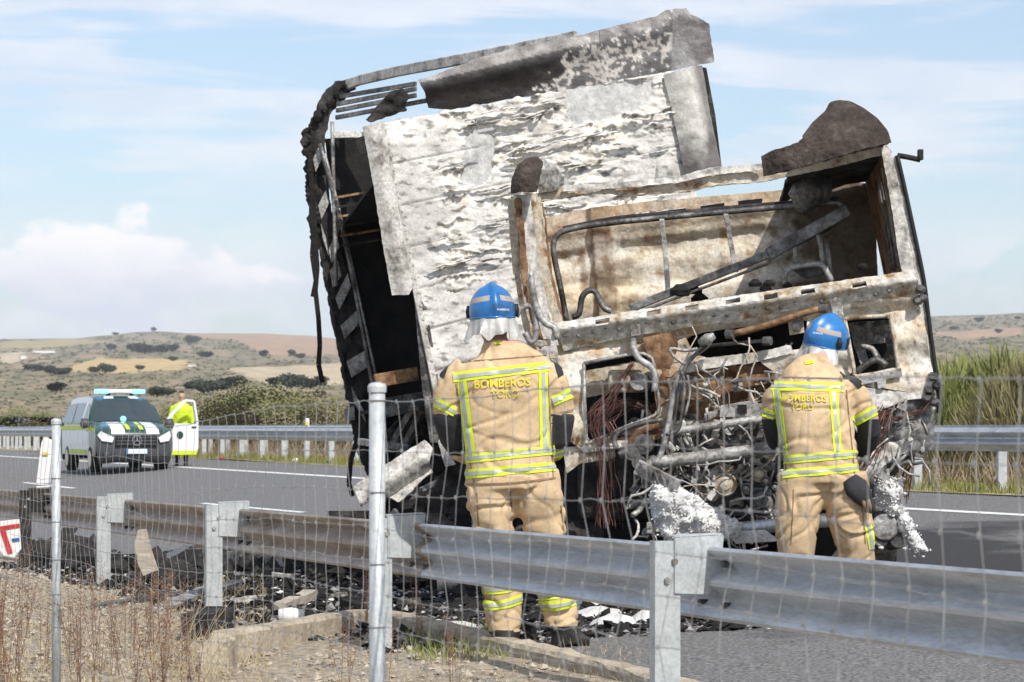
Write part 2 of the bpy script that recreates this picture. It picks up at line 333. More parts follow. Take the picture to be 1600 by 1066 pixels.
# ---- hills: one terrain from 110 m out to 2.6 km
SK = [(-900, 540), (-300, 536), (0, 530), (110, 529), (170, 524), (215, 519), (250, 518), (300, 521), (400, 521), (470, 524), (540, 530), (700, 528), (1000, 515), (1250, 500), (1450, 494), (1540, 492), (1600, 489), (1900, 486), (2500, 500)]
def skyl(x):
    for a, b in zip(SK, SK[1:]):
        if a[0] <= x <= b[0]:
            t = (x-a[0])/(b[0]-a[0]); t = t*t*(3-2*t); return a[1]+(b[1]-a[1])*t
    return 540
YS = [110*(2600/110)**(i/119) for i in range(120)]
FIELDS = [([(95, 580), (150, 560), (300, 562), (285, 578), (180, 583)], (.50, .37, .19)),
          ([(255, 522), (420, 519), (530, 528), (525, 553), (430, 556), (395, 545), (370, 532)], (.38, .255, .17)),
          ([(0, 533), (130, 530), (165, 534), (60, 545), (0, 545)], (.36, .30, .15)),
          ([(350, 575), (540, 568), (540, 600), (420, 600)], (.46, .38, .26)),
          ([(0, 553), (40, 551), (30, 566), (0, 568)], (.5, .42, .3)),
          ([(1450, 520), (1600, 512), (1600, 524), (1500, 530)], (.40, .27, .18))]
hv = MB(); hc = []; XS = [-900+i*9 for i in range(378)]
def hz_sy(px, i):
    t = i/119; base = 652; e = t**1.15
    sy = base+(skyl(px)-base)*e
    sy += (1-t)*t*26*fb(px*.006, t*5, 2) + 5*(t if t < .9 else (1-t)*9)*fb(px*.02, t*14, 7)
    return sy
for i, Y in enumerate(YS):
    for px in XS:
        sy = hz_sy(px, i); p = at(px, sy, Y); hv.v.append(tuple(p))
        a = fb(px*.012, i*.08, 3); b = fb(px*.05, i*.3, 11)
        c = Vector((.19, .17, .10)).lerp(Vector((.33, .255, .17)), min(1, max(0, .5+a)))
        c = c.lerp(Vector((.12, .115, .07)), min(.85, max(0, b*1.5+.25)))
        for poly, fc in FIELDS:
            if inpoly(px+5*b, sy+2.5*a, poly): c = Vector(fc)*(1+.12*b)
        hc.append(tuple(c))
nx = len(XS)
for i in range(len(YS)-1):
    for j in range(nx-1): hv.f.append((i*nx+j, i*nx+j+1, (i+1)*nx+j+1, (i+1)*nx+j)); hv.mi.append(0)
M['hill'] = mat('hill', (1, 1, 1), .95, stops=[(.3, (.66, .68, .66)), (.6, (1.1, 1.08, 1.05))], scale=.12, detail=12, attr=True)
tag(hv.build('hills', M['hill'], smooth=True, colors=hc), kind='structure')

# ---- leaf-clump trees and scrub on the hills
M['leafdark'] = mat('leafdark', (.065, .08, .05), .9, var=(.035, .045, .03), scale=.6)
M['leafscrub'] = mat('leafscrub', (.12, .12, .062), .9, var=(.06, .066, .036), scale=.3)
M['bark'] = mat('bark', (.12, .09, .06), .9)
def clump(mb, c, rx, rz, n, sz, rnd):
    for _ in range(n):
        d = Vector((rnd.gauss(0, 1), rnd.gauss(0, 1), rnd.gauss(0, 1))).normalized()*(rnd.random()**.4)
        q = Vector(c)+Vector((d.x*rx, d.y*rx, d.z*rz)); a = Vector((rnd.gauss(0, 1), rnd.gauss(0, 1), rnd.gauss(0, 1))).normalized()*sz*rnd.uniform(.6, 1.3); b = a.orthogonal().normalized()*sz*.7
        mb.add([q-a, q+b, q+a, q-b], [(0, 1, 2, 3)])
rnd = random.Random(5)
cm = MB()
for k in range(9):
    an = k*2.4; rr = 1.5*(k/9)**.5; clump(cm, (rr*math.cos(an), rr*math.sin(an), 2.0+rnd.uniform(-.5, .7)), 1.3, 1.1, 110, .3, rnd)
crown_me = cm.mesh('crown'); crown_me.materials.append(M['leafdark'])
tm = MB(); tm.tube([(0, 0, -.4), (.05, 0, .7), (0, .05, 1.7)], [.22, .17, .1], 7); tm.tube([(0, 0, .8), (.7, .2, 1.8)], [.1, .04], 5); tm.tube([(0, 0, .9), (-.6, .3, 1.9)], [.1, .04], 5)
trunk_me = tm.mesh('trunk'); trunk_me.materials.append(M['bark'])
def hill_pt(px, py):
    best = None
    for i in range(1, 120):
        if hz_sy(px, i) <= py: return at(px, hz_sy(px, i), YS[i])
    return at(px, skyl(px), YS[-1])
TREES = [(55, 577, 9), (44, 578, 7), (62, 579, 7), (78, 582, 8), (86, 584, 8), (96, 584, 9), (104, 583, 7), (147, 581, 8), (164, 582, 10), (172, 581, 8), (88, 609, 14), (218, 578, 5), (174, 545, 8), (215, 550, 9), (226, 551, 11), (240, 549, 10), (254, 550, 9), (270, 548, 9), (298, 535, 8), (306, 534, 7), (322, 556, 8), (412, 557, 7), (270, 563, 6), (456, 556, 6), (470, 559, 6), (300, 606, 12), (318, 611, 15), (340, 608, 14), (355, 607, 12), (245, 617, 12), (262, 615, 11), (370, 603, 12), (430, 601, 12), (455, 603, 14), (470, 600, 12), (485, 604, 14), (500, 602, 12), (180, 524, 4), (240, 518, 4), (1530, 503, 6), (1490, 515, 5), (1560, 520, 5), (1590, 500, 4)]
for i, (px, py, sz) in enumerate(TREES):
    LB = ('small dark tree on the bare hill seen past the broom beside the cab', 'trees on the hill past the cab') if px > 1000 else ('tiny dark tree standing on the skyline ridge', 'trees on the ridge') if py < 540 else ('dark round tree on the upper slope below the reddish ploughed field', 'trees on the upper slope') if py < 566 else ('dark round tree beside the pale ochre field', 'trees by the ochre field') if py < 590 else ('dark tree low on the slope just above the broom shrubs', 'trees above the broom')
    p = hill_pt(px, py+sz*.35); s = sz*1.0/F*p.y/1.9
    t = thing('hill_tree', p, LB[0], 'tree', LB[1], rz=i*1.7)
    t.scale = (s*(1+.5*((i*29) % 7)/7), s, s*(.6+.35*((i*13) % 5)/5))
    for nme, me in (('crown', crown_me), ('trunk', trunk_me)):
        o = bpy.data.objects.new(nme, me); COL.objects.link(o); o.parent = t
sb = MB(); rnd = random.Random(9)
for _ in range(12000):
    px = rnd.choice((rnd.uniform(-150, 600), rnd.uniform(1400, 1750))); i = int(12+106*rnd.random()**.8); sy = hz_sy(px, i)
    if fb(px*.05, i*.3, 11) < rnd.uniform(-.35, .30): continue
    if any(inpoly(px, sy, f) for f, _c in FIELDS): continue
    p = at(px, sy, YS[i]); r = rnd.uniform(.7, 2.2)/F*YS[i]*1.3
    clump(sb, p+Vector((0, 0, r*.3)), r*1.3, r*.7, 9, r*.6, rnd)
tag(sb.build('hill_scrub', M['leafscrub']), 'olive scrub bushes covering the far hills', 'scrub', kind='stuff')
# far road embankment things on the hillside: small white buildings
for i, (px, py, w_, h_) in enumerate([(38, 562, 7, 6), (70, 552, 34, 4), (300, 574, 10, 4)]):
    p = hill_pt(px, py); s = p.y/F
    hb = thing('far_building', p, ['little white house alone on the slope', 'long low white farm shed on the hillside', 'small pale hut at the edge of the ochre field'][i], 'building')
    b = MB(); b.box(p+Vector((0, 0, h_*s/2)), (w_*s, 6, h_*s)); b.build('wall', M['white'], hb)
    r_ = MB(); q = p+Vector((0, 0, h_*s)); r_.prism([q+Vector((-w_*s*.53, -3.3, 0)), q+Vector((-w_*s*.53, 3.3, 0)), q+Vector((-w_*s*.53, 0, h_*s*.35))], Vector((w_*s*1.06, 0, 0))); r_.build('roof', M['concrete'], hb)

# ---- broom shrubs beyond the far rail
M['broom'] = mat('broom', (.17, .19, .05), .85, stops=[(.3, (.13, .15, .05)), (.5, (.26, .28, .09)), (.75, (.38, .37, .14))], scale=1.6, detail=5)
M['broomdry'] = mat('broomdry', (.24, .18, .1), .9, stops=[(.3, (.14, .13, .06)), (.5, (.25, .22, .11)), (.75, (.36, .31, .18))], scale=1.4, detail=5)
def broom_mesh(seed, n, mt):
    rnd = random.Random(seed); mb = MB()
    for _ in range(n):
        a = rnd.uniform(0, 6.283); r = rnd.random()**.6*1.0; b0 = Vector((r*.75*math.cos(a), r*.75*math.sin(a), rnd.uniform(0, 1.05)*(1-r*r*.55)))
        ln = rnd.uniform(.18, .5); d = Vector((math.cos(a)*r*.5+rnd.gauss(0, .27), math.sin(a)*r*.5+rnd.gauss(0, .27), 1)).normalized()
        s_ = d.orthogonal().normalized(); s_ = (Matrix.Rotation(rnd.uniform(0, 6.28), 3, d) @ s_)*rnd.uniform(.005, .012)
        m_ = b0+d*ln*.55+Vector((rnd.gauss(0, .03), rnd.gauss(0, .03), 0))
        mb.add([b0-s_, b0+s_, m_+s_*.8, b0+d*ln, m_-s_*.8], [(0, 1, 2, 3, 4)])
    me = mb.mesh('foliage'); me.materials.append(mt); return me
BR = [broom_mesh(1, 9500, M['broom']), broom_mesh(2, 9500, M['broom']), broom_mesh(3, 9500, M['broomdry'])]
def bush_mesh(seed, mt):
    rnd = random.Random(seed); mb = MB()
    for k in range(26):
        a = rnd.uniform(0, 6.28); r = rnd.random()**.5*.85; z = .25+rnd.random()*.95*(1-.55*r*r); clump(mb, (r*math.cos(a), r*math.sin(a), z), .3, .28, 330, .027, rnd)
    me = mb.mesh('foliage'); me.materials.append(mt); return me
M['bush'] = mat('bush', (.15, .16, .06), .9, stops=[(.3, (.08, .09, .035)), (.5, (.155, .16, .065)), (.75, (.24, .23, .10))], scale=1.8)
M['bushdry'] = mat('bushdry', (.2, .17, .09), .9, stops=[(.3, (.10, .095, .045)), (.5, (.19, .165, .085)), (.75, (.28, .235, .135))], scale=1.8)
BU = [bush_mesh(4, M['bush']), bush_mesh(5, M['bush']), bush_mesh(6, M['bushdry'])]
sm = MB()
for k in range(7):
    a = k*.9; sm.tube([(0, 0, -.1), (.2*math.cos(a), .2*math.sin(a), .3), (.5*math.cos(a), .5*math.sin(a), .8)], [.03, .022, .01], 5)
stem_me = sm.mesh('stem'); stem_me.materials.append(M['bark'])
SH = [(1478, 548, 34, 1.15, 0), (1520, 540, 35, 1.3, 1), (1570, 528, 36, 1.3, 0), (1615, 540, 36, 1.2, 2), (1660, 545, 36, 1.2, 1), (1500, 590, 33, 1.0, 1), (1555, 588, 33.5, 1.0, 0), (1600, 600, 33, .9, 2), (1420, 560, 36, 1.2, 0), (1350, 570, 37, 1.2, 1),
      (325, 612, 70, 1.5, 2), (360, 602, 68, 1.6, 2), (395, 593, 66, 1.6, 0), (425, 590, 66, 1.6, 2), (460, 603, 64, 1.5, 2), (490, 608, 63, 1.4, 0), (525, 604, 61, 1.5, 2), (560, 606, 60, 1.4, 2), (290, 628, 72, 1.4, 2), (15, 648, 88, 1.7, 2), (45, 632, 88, 1.6, 0), (75, 636, 86, 1.6, 2), (-20, 640, 90, 1.6, 2), (110, 640, 85, 1.5, 2), (250, 634, 78, 1.5, 0), (600, 600, 58, 1.5, 2)]
for i, (px, top, Y, s, kx) in enumerate(SH):
    Y = (19.0+(i*37 % 10)*.2)/(.9367*(px-800)/F+.3502); p = at(px, top, Y); zt = p.z; gzv = .42+max(0, off_of(p.x, p.y)-15.6)*.006
    right = px > 1000; dry = kx == 2
    lab = ('tall yellow green broom shrub behind the rail to the right of the cab' if not dry else 'browning broom shrub behind the rail to the right of the cab') if right else ('brownish broom shrub behind the rail past the police van' if dry else 'olive green broom shrub behind the rail past the police van')
    t = thing('broom_shrub', (p.x, p.y, gzv-.1), lab, 'shrub', ('dry ' if dry else 'green ')+('broom right of the cab' if right else 'broom past the van'), rz=i*1.3)
    hh = (zt-gzv+.1)/1.45; t.scale = (s, s, hh) if right else (s*1.25, s*1.25, hh*1.05)
    for nme, me in (('foliage', BR[kx] if right else BU[kx]), ('stem', stem_me)):
        o = bpy.data.objects.new(nme, me); COL.objects.link(o); o.parent = t
# grass strips under the far rail
def blades(name, n, spot, hmin, hmax, wd, mt, seed, lean=.35):
    rnd = random.Random(seed); mb = MB()
    for _ in range(n):
        p = spot(rnd); h = rnd.uniform(hmin, hmax); a = rnd.uniform(0, 6.28); s_ = Vector((math.cos(a), math.sin(a), 0))*wd*rnd.uniform(.6, 1.2)
        d = Vector((rnd.gauss(0, lean), rnd.gauss(0, lean), 1)).normalized(); m_ = p+d*h*.55; e = p+d*h+Vector((rnd.gauss(0, .12), rnd.gauss(0, .12), -.06))*h
        mb.add([p-s_, p+s_, m_+s_*.7, e, m_-s_*.7], [(0, 1, 2, 3, 4)])
    return tag(mb.build(name, mt), kind='stuff')
M['grassgreen'] = mat('grassgreen', (.26, .25, .07), .9, var=(.15, .17, .04), scale=2)
M['straw'] = mat('straw', (.5, .41, .25), .9, var=(.33, .26, .15), scale=3)
M['brush'] = mat('brush', (.34, .27, .18), .9, var=(.18, .14, .09), scale=2)
def farspot(a, b, t0, t1):
    def f(r):
        p = road_pt(r.uniform(a, b), r.uniform(t0, t1)); p.z = .39+max(0, off_of(p.x, p.y)-15.6)*.006; return p
    return f
tag(blades('green_grass', 9000, farspot(15.25, 16.3, 12, 75), .08, .26, .008, M['grassgreen'], 3), 'yellow green grass along the foot of the far rail', 'grass')
tag(blades('dry_brush', 12000, farspot(16.4, 20, 12, 75), .3, .75, .008, M['brush'], 4, .5), 'dry brown brush behind the far rail', 'brush')

# ================================================================== GUARD RAILS
def rail_sections(parent, off, t0, n, L_, top, mats, back=1, bolts=True, hfun=None):
    """W beam; back=1 shows its rear towards the camera"""
    prof = [(.31, .075), (.297, .083), (.285, .078), (.243, .012), (.225, .0), (.205, .012), (.175, .07), (.165, .08), (.145, .08), (.135, .07), (.105, .012), (.085, .0), (.067, .012), (.025, .078), (.013, .083), (0, .075)]
    for k in range(n):
        mb = MB(); a = t0+k*L_-.16; b = t0+(k+1)*L_+.16; m = 9; pr = len(prof)
        for i in range(m):
            t = a+(b-a)*i/(m-1); base = RN*off+RD*t; z0 = hfun(t)+top-.31
            lift = .004*(k % 2)
            for h, c in prof: q = base-RN*(c*back+lift); mb.v.append((q.x, q.y, z0+h))
        for i in range(m-1):
            for j in range(pr-1): mb.f.append((i*pr+j, i*pr+j+1, (i+1)*pr+j+1, (i+1)*pr+j)); mb.mi.append(0)
        mb.build('rail_beam', mats(k), parent, smooth=True, solid=.004)
# near rail
T0 = (RD.x*.603*1+RD.y*10.8); OFF_P = off_of(.66, 10.8)
near = thing('guard_rail', road_pt(OFF_P, T0, 0), 'galvanised steel crash barrier between the wire fence and the firefighters', 'guard rail')
def rtop(t):
    Y = (RN*OFF_P+RD*t).y; return near_top(Y)
def near_top(Y): return .645-.0098*(Y-10.8)
rail_sections(near, OFF_P+.27, T0-8.06, 12, 4.03, 0, lambda k: M['railburnt'] if k in (3, 4, 5, 6) else M['rail'], 1, hfun=rtop)
UP = Vector((0, 0, 1))
for k in range(-2, 10):
    t = T0+4.03*k; c = RN*OFF_P+RD*t; zt = rtop(t)+.03; zb = ground(c.x, c.y)-.25
    burnt = k in (4,)
    pm = M['char'] if burnt else M['galvpost']
    # C-section post, open side along the rail
    pb = MB(); W_, D_, T_ = .118, .06, .006
    zc = (zt+zb)/2; h = zt-zb; A = Matrix((RN, RD, UP)).transposed()
    def loc(a, b, z): return c+RN*a+RD*b+UP*z
    pb.box(loc(0, -D_/2, zc), (W_, T_, h), A); pb.box(loc(-W_/2+T_/2, 0, zc), (T_-.001, D_-T_, h-.002), A); pb.box(loc(W_/2-T_/2, 0, zc), (T_-.001, D_-T_, h-.002), A)
    po = pb.build('post', pm, near)
    for bz, bx in ((-.09, .03), (-.17, -.005)):
        bb = MB(); q = loc(bx, -D_/2-.008, zt+bz); bb.disc(q, RD, .015, .012, 6); bb.disc(q+RD*.008, RD, .022, .004, 14); bb.build('bolt', M['palesteel'], po)
    sp = MB()
    p0 = [loc(W_/2-.03, -D_/2-.006, zt+.012), loc(W_/2+.20, -D_/2-.006, zt+.02), loc(W_/2+.18, -D_/2-.006, zt-.235), loc(W_/2-.03, -D_/2-.006, zt-.225)]
    sp.prism(p0, -RD*.006); p1 = [loc(W_/2-.03, -D_/2, zt+.014), loc(W_/2+.20, -D_/2, zt+.022), loc(W_/2+.20, D_/2+.02, zt+.022), loc(W_/2-.03, D_/2+.02, zt+.014)]
    sp.prism(p1, UP*.006)
    sp.build('spacer', pm, near)
    for (da, dz) in ((-.12, -.07), (.12, -.07), (-.12, -.25), (.12, -.25), (.2, -.16)):
        bb = MB(); q = RN*(OFF_P+.24)+RD*(t-da)+UP*(rtop(t)+dz); bb.disc(q, RN, .016, .05, 6); bb.build('splice_bolt', M['steel'], near)
# far rail and the one of the other carriageway
def far_rail(name, off, top, t0, n, label, gap=None):
    fr = thing(name, road_pt(off, t0, .42), label, 'guard rail')
    rail_sections(fr, off, t0, n, 4.0, 0, lambda k: M['rail'], -1, hfun=lambda t: top)
    for k in range(n*2 if off < 18 else n):
        t = t0+(2.0 if off < 18 else 4.0)*k; c = RN*(off+.16)+RD*t
        pb = MB(); pb.box(c+UP*(.30+(top-.12-.30)/2), (.12, .055, top-.12-.30), Matrix((RN, RD, UP)).transposed()); pb.build('post', M['galvpost'], fr, bevel=.006)
    return fr
far_rail('guard_rail', 15.75, 1.2, 14, 38, 'grey steel crash barrier on the far side of the road, nearest the asphalt')
far_rail('guard_rail', 16.9, 1.26, 40, 36, 'second grey crash barrier seen above the far one, before the shrubs')

# ================================================================== CONCRETE KERB AND DRAIN MOUTH
kp = [on_ground(1330, 1160), on_ground(1020, 1072), on_ground(800, 1020), on_ground(690, 996), on_ground(640, 985), on_ground(600, 978), on_ground(560, 980), on_ground(520, 990), on_ground(470, 1003), on_ground(400, 1022), on_ground(350, 1036), on_ground(335, 1052)]
for p in kp: p.z = -.1
def kerb(name, pts, w_, h_, label):
    mb = MB(); rnd = random.Random(2); P = []
    for a, b in zip(pts, pts[1:]):
        n = max(2, int((b-a).length/.12))
        for i in range(n): P.append(a.lerp(b, i/n))
    P.append(pts[-1]); prof = [(-.5, -1.8), (-.5, .80), (-.38, 1), (.38, 1), (.5, .80), (.5, -1.8)]
    for i, p in enumerate(P):
        t = (P[min(i+1, len(P)-1)]-P[max(0, i-1)]).normalized(); s_ = t.cross(UP)
        for a, b in prof: mb.v.append(tuple(p+s_*(a*w_+.008*rnd.gauss(0, 1)*.6)+UP*(b*h_+.004*rnd.gauss(0, 1))))
    m = len(prof)
    for i in range(len(P)-1):
        for j in range(m-1): mb.f.append((i*m+j, i*m+j+1, (i+1)*m+j+1, (i+1)*m+j)); mb.mi.append(0)
    mb.f.append(tuple(range(m))); mb.mi.append(0); mb.f.append(tuple(len(mb.v)-m+i for i in range(m))); mb.mi.append(0)
    return tag(mb.build(name, M['concrete']), label, 'kerb')
kerb('concrete_kerb', kp, .15, .10, 'weathered concrete kerb curving into a drain mouth, stained with orange lichen')
# ================================================================== WIRE FENCE
def fence_pt(Y): return Vector((2.287-.3737*Y, Y, 0))
fence = thing('wire_fence', fence_pt(7.05), 'wire game fence on round steel posts in front of the crash barrier', 'fence')
rows = [0, -.14, -.255, -.36, -.455, -.545, -.63, -.71, -.79, -.865, -.94, -1.015, -1.09, -1.165, -1.23]
FY = [3.3+.114*i for i in range(124)]
def ftop(Y): 
    b = 1.24 if Y < 7.05 else 1.24-.068*min(1, (Y-7.05)/2.4)
    return b-.012*math.sin(Y*2.1)-.01*nz(Y*1.7, 4)
fdir = Vector((-.35, .9367, 0)); fn = Vector((.9367, .35, 0)); K = []
rnd = random.Random(12)
for i, Y in enumerate(FY):
    colk = []
    for j, dz in enumerate(rows):
        mess = 1+2.6*math.exp(-((Y-5.35)/.45)**2-((j-5)/2.5)**2)
        a = .014*mess*nz(Y*2.6, j*.55, 3)+.003*rnd.gauss(0, 1); b = .03*nz(Y*1.2, j*.5, 8); c = .007*mess*nz(Y*3.1, j*.9, 5)
        colk.append(fence_pt(Y)+fdir*a+fn*b+UP*(ftop(Y)+dz+c))
    K.append(colk)
for j in range(len(rows)):
    mb = MB(); pts = []
    for i in range(len(FY)):
        pts.append(K[i][j])
        if i < len(FY)-1: pts.append((K[i][j]+K[i+1][j])/2+UP*(.002*rnd.gauss(0, 1)))
    mb.tube(pts, .0011 if j else .0015, 5); mb.build('line_wire', M['wire'], fence)
for i in range(len(FY)):
    mb = MB(); pts = []
    for j in range(len(rows)): pts.append(K[i][j]+fn*.004)
    mb.tube(pts, .00095, 5)
    if FY[i] < 9:
        for j in range(len(rows)): mb.tube([K[i][j]+UP*.006, K[i][j]-UP*.005], .0022, 5)
    mb.build('stay_wire', M['wire'], fence)
for Y, zt, zb, r in ((7.05, 1.265, -.5, .0222), (11.67, 1.185, -.3, .0205), (16.3, 1.17, -.5, .0225)):
    c = fence_pt(Y)-fn*.03; mb = MB(); mb.tube([c+UP*zb, c+UP*zt], r, 20); po = mb.build('post', M['galvpost'], fence, smooth=False)
    for p_ in po.data.polygons: p_.use_smooth = len(p_.vertices) == 4
    mb = MB(); mb.tube([c+UP*(zt-.012), c+UP*(zt+.004), c+UP*(zt+.012), c+UP*(zt+.016)], [r*1.16, r*1.2, r*1.0, r*.4], 20); mb.build('cap', M['galvpost'], po)
    for j in range(0, len(rows), 2):
        mb = MB(); z = ftop(Y)+rows[j]
        mb.tube([c+Vector((math.cos(a), math.sin(a), 0))*(r+.002)+UP*z for a in [k*.4 for k in range(17)]], .0017, 5); mb.build('tie_wire', M['wire'], po)

# ================================================================== BURNT CAB
CF = Plane(1130, 600, 16.5, -4)
cab = thing('truck_cab', CF.hit(1150, 905)*1.0, 'burnt out lorry cab without windscreen, tilted, its engine bay laid open', 'truck')
cab.location.z = ground(cab.location.x, cab.location.y); bpy.context.view_layer.update()
D = lambda d: CF.shifted(d)
def slab(name, poly, plane, th, m, parent, bevel=.004, d=0):
    mb = MB(); mb.prism([plane.hit(x, y, d) for x, y in poly], -plane.n*th); return mb.build(name, m, parent, bevel=bevel)
def ptube(name, pts, plane, r, m, parent, n=8, d=0, sub=3):
    P = [plane.hit(x, y, d) for x, y in pts]
    if len(P) > 2:      # smooth the polyline
        Q = []
        for i in range(len(P)-1):
            p0 = P[max(i-1, 0)]; p1 = P[i]; p2 = P[i+1]; p3 = P[min(i+2, len(P)-1)]
            for k in range(sub):
                t = k/sub; Q.append(.5*((2*p1)+(p2-p0)*t+(2*p0-5*p1+4*p2-p3)*t*t+(3*p1-p0-3*p2+p3)*t**3))
        Q.append(P[-1]); P = Q
    mb = MB(); mb.tube(P, r, n); return mb.build(name, m, parent, smooth=True)
# rear wall of the cab, ribbed, with slots in its header
def ribs(px, py):
    v = py+.115*(px-840)
    q = px-.08*(py-340); c = .010*math.sin(v*.12)*ss(v, 372, 384)+.014*nz(px*.02, py*.02)+.008*fb(px*.05, py*.05, 3)
    c += .06*ss(q, 916, 926)*(1-ss(q, 950, 960))+.045*(1-ss(v, 368, 384))-.045*ss(px, 960, 975)*(1-ss(px, 1185, 1200))*ss(v, 388, 402)*(1-ss(v, 462, 478))-.035*ss(px, 852, 866)*(1-ss(px, 905, 918))*ss(v, 394, 408)*(1-ss(v, 450, 462))
    return c
rw_poly = [(838, 345), (900, 330), (1000, 317), (1200, 300), (1340, 286), (1366, 290), (1372, 445), (880, 520)]
slots = []
for (x, y) in ((955, 352), (1010, 336), (1053, 331), (1113, 324), (1172, 317), (1240, 309)):
    w_ = 19 if x != 955 else 9; slots.append([(x-w_, y-2), (x+w_, y-6), (x+w_, y+1), (x-w_, y+5)])
def rwcol(px, py):
    a = fb(px*.012, py*.016, 2); b = fb(px*.05, py*.05, 6)
    c = Vector((.60, .52, .38)).lerp(Vector((.66, .64, .58)), min(1, max(0, .5+a)))
    c = c.lerp(Vector((.30, .17, .08)), min(.9, max(0, b*1.3-.12)))
    v = py+.13*(px-840)
    if 920 < px-.08*(py-340) < 954: c = c.lerp(Vector((.16, .10, .06)), .55+.4*b)
    c = c.lerp(Vector((.20, .15, .10)), .75*max(0, min(1, fb(px*.012, py*.05, 33)*2-.25)))
    c = c.lerp(Vector((.36, .24, .14)), .55*(1-ss(v, 366, 390)))
    e = min(1, max(0, (px-1205+40*b)/60)); c = c.lerp(Vector((.13, .095, .065)), e*.85)
    e = min(1, max(0, (v-500)/20)); c = c.lerp(Vector((.07, .05, .04)), e*.8)
    return tuple(c)
M['cabcol'] = mat('cabcol', (1, 1, 1), .75, .05, stops=[(.28, (.6, .54, .48)), (.48, (1.05, 1.04, 1.02))], scale=7, detail=9, attr=True, bump=.35, bscale=30)
bp = MB(); bp.add([D(1.9).hit(x, y) for x, y in ((850, 355), (1290, 296), (1290, 330), (850, 385))], [(0, 1, 2, 3)]); bp.build('slot_dark_plate', M['soot'], cab, solid=.01)  # dark plate added behind the slots to stand for their shade
rear = sheet('rear_wall', rw_poly, D(1.75), M['cabcol'], cab, holes=slots, step=3.2, disp=ribs, col=rwcol)
# right side wall with its window, rust brown, running front to back
def wallpt(px0, py, d): return CF.hit(px0, py)-CF.n*d
sw = MB(); ysf = [238, 270, 300, 340, 400, 430, 470]; xsf = [1384, 1390, 1396, 1404, 1416, 1422, 1430]
rowsw = []
for x, y in zip(xsf, ysf): rowsw.append([wallpt(x, y, d) for d in (.06, .22, .5, .95, 1.2, 1.75)])
for a in range(len(rowsw)-1):
    for b in range(5):
        if (a == 1 and b == 2): continue
        sw.add([rowsw[a][b], rowsw[a][b+1], rowsw[a+1][b+1], rowsw[a+1][b]], [(0, 1, 2, 3)])
sw.build('side_wall', M['rust'], cab, solid=.03)
for d in (.3, .6, .8):
    mb = MB(); mb.tube([wallpt(1386, 255, d), wallpt(1398, 320, d), wallpt(1412, 410, d)], .02, 6); mb.build('window_channel', M['palesteel'] if d < .5 else M['steel'], cab)
sl = MB()
for d0, d1 in ((.06, .5), (.5, 1.1), (1.1, 1.75)):
    sl.add([wallpt(815, 320, d0), wallpt(815, 320, d1), wallpt(868, 520, d1), wallpt(868, 520, d0)], [(0, 1, 2, 3)])
sl.build('side_wall', M['rust'], cab, solid=.03)
# sooty roof remnant over the right half
rf = MB(); rnd = random.Random(4); g_ = []
for i in range(9):
    row = []
    for j in range(7):
        px = 1232+i*19; q = CF.hit(px, 272-(px-1232)*.26)-CF.n*(.05+j*.27); row.append(q+UP*(.04*nz(i*.8, j*.8)-.02*j*.3))
    g_.append(row)
for i in range(8):
    for j in range(6): rf.add([g_[i][j], g_[i+1][j], g_[i+1][j+1], g_[i][j+1]], [(0, 1, 2, 3)])
rf.build('roof_panel', M['char'], cab, solid=.02)
# floor / bulkhead behind the dashboard beam
fl = MB(); fl.add([wallpt(868, 520, .1), wallpt(1428, 462, .1), wallpt(1428, 462, 1.75), wallpt(868, 520, 1.75)], [(0, 1, 2, 3)]); fl.build('cab_floor', M['char'], cab, solid=.03)
# roof front beam
def rough(a): return lambda px, py: a*.45*fb(px*.03, py*.04, 4)
sheet('roof_beam', [(835, 303), (880, 292), (960, 288), (1060, 280), (1130, 265), (1190, 258), (1240, 262), (1300, 248), (1384, 226), (1394, 238), (1300, 262), (1195, 284), (1120, 290), (1075, 300), (1000, 305), (930, 303), (840, 316)], D(0), M['burnt'], cab, step=3, disp=rough(.04), solid=.02)
sheet('roof_lip', [(880, 290), (960, 286), (1060, 276), (1110, 262), (1190, 256), (1192, 266), (1110, 274), (1060, 286), (960, 295), (880, 300)], D(-.05), M['ashmetal'], cab, step=3, disp=rough(.05), solid=.01)
for x, y in ((884, 278), (1026, 272)):
    b = MB(); b.prism([CF.hit(x-3, y+12), CF.hit(x+3, y+12), CF.hit(x+4, y-14), CF.hit(x-1, y-14)], CF.n*.01); b.prism([CF.hit(x-3, y+12, .011), CF.hit(x+10, y+12, .011), CF.hit(x+10, y+6, .011), CF.hit(x-3, y+6, .011)], CF.n*.01); b.build('bracket', M['palesteel'], cab)
# roof fairing remains
def bulge(cx, cy, rx, ry, a): return lambda px, py: a*max(0, 1-((px-cx)/rx)**2-((py-cy)/ry)**2)+.012*fb(px*.08, py*.08, 2)
fr_poly = [(1190, 248), (1194, 278), (1250, 268), (1386, 230), (1381, 212), (1366, 192), (1345, 175), (1326, 164), (1308, 162), (1296, 166), (1289, 180), (1268, 200), (1252, 222), (1246, 229), (1205, 241)]
M['crust'] = mat('crust', (.06, .048, .04), .95, stops=[(.3, (.02, .016, .014)), (.55, (.065, .05, .042)), (.8, (.14, .12, .105))], scale=8, detail=10, bump=.9, bscale=35)
fo = sheet('roof_fairing', fr_poly, D(-.06), M['crust'], cab, step=3, disp=bulge(1310, 260, 150, 110, .28), solid=.03)
bk = MB(); cen = CF.hit(1320, 225)-CF.n*.75; top_ = [(1252, 222), (1268, 200), (1289, 180), (1296, 166), (1308, 162), (1326, 164), (1345, 175), (1366, 192), (1381, 212), (1386, 230)]
f0 = bulge(1310, 260, 150, 110, .28); ra = [CF.hit(x, y, .06+f0(x, y)) for x, y in top_]; rb = [(p-CF.n*.55).lerp(cen, .35)+UP*.02 for p in ra]
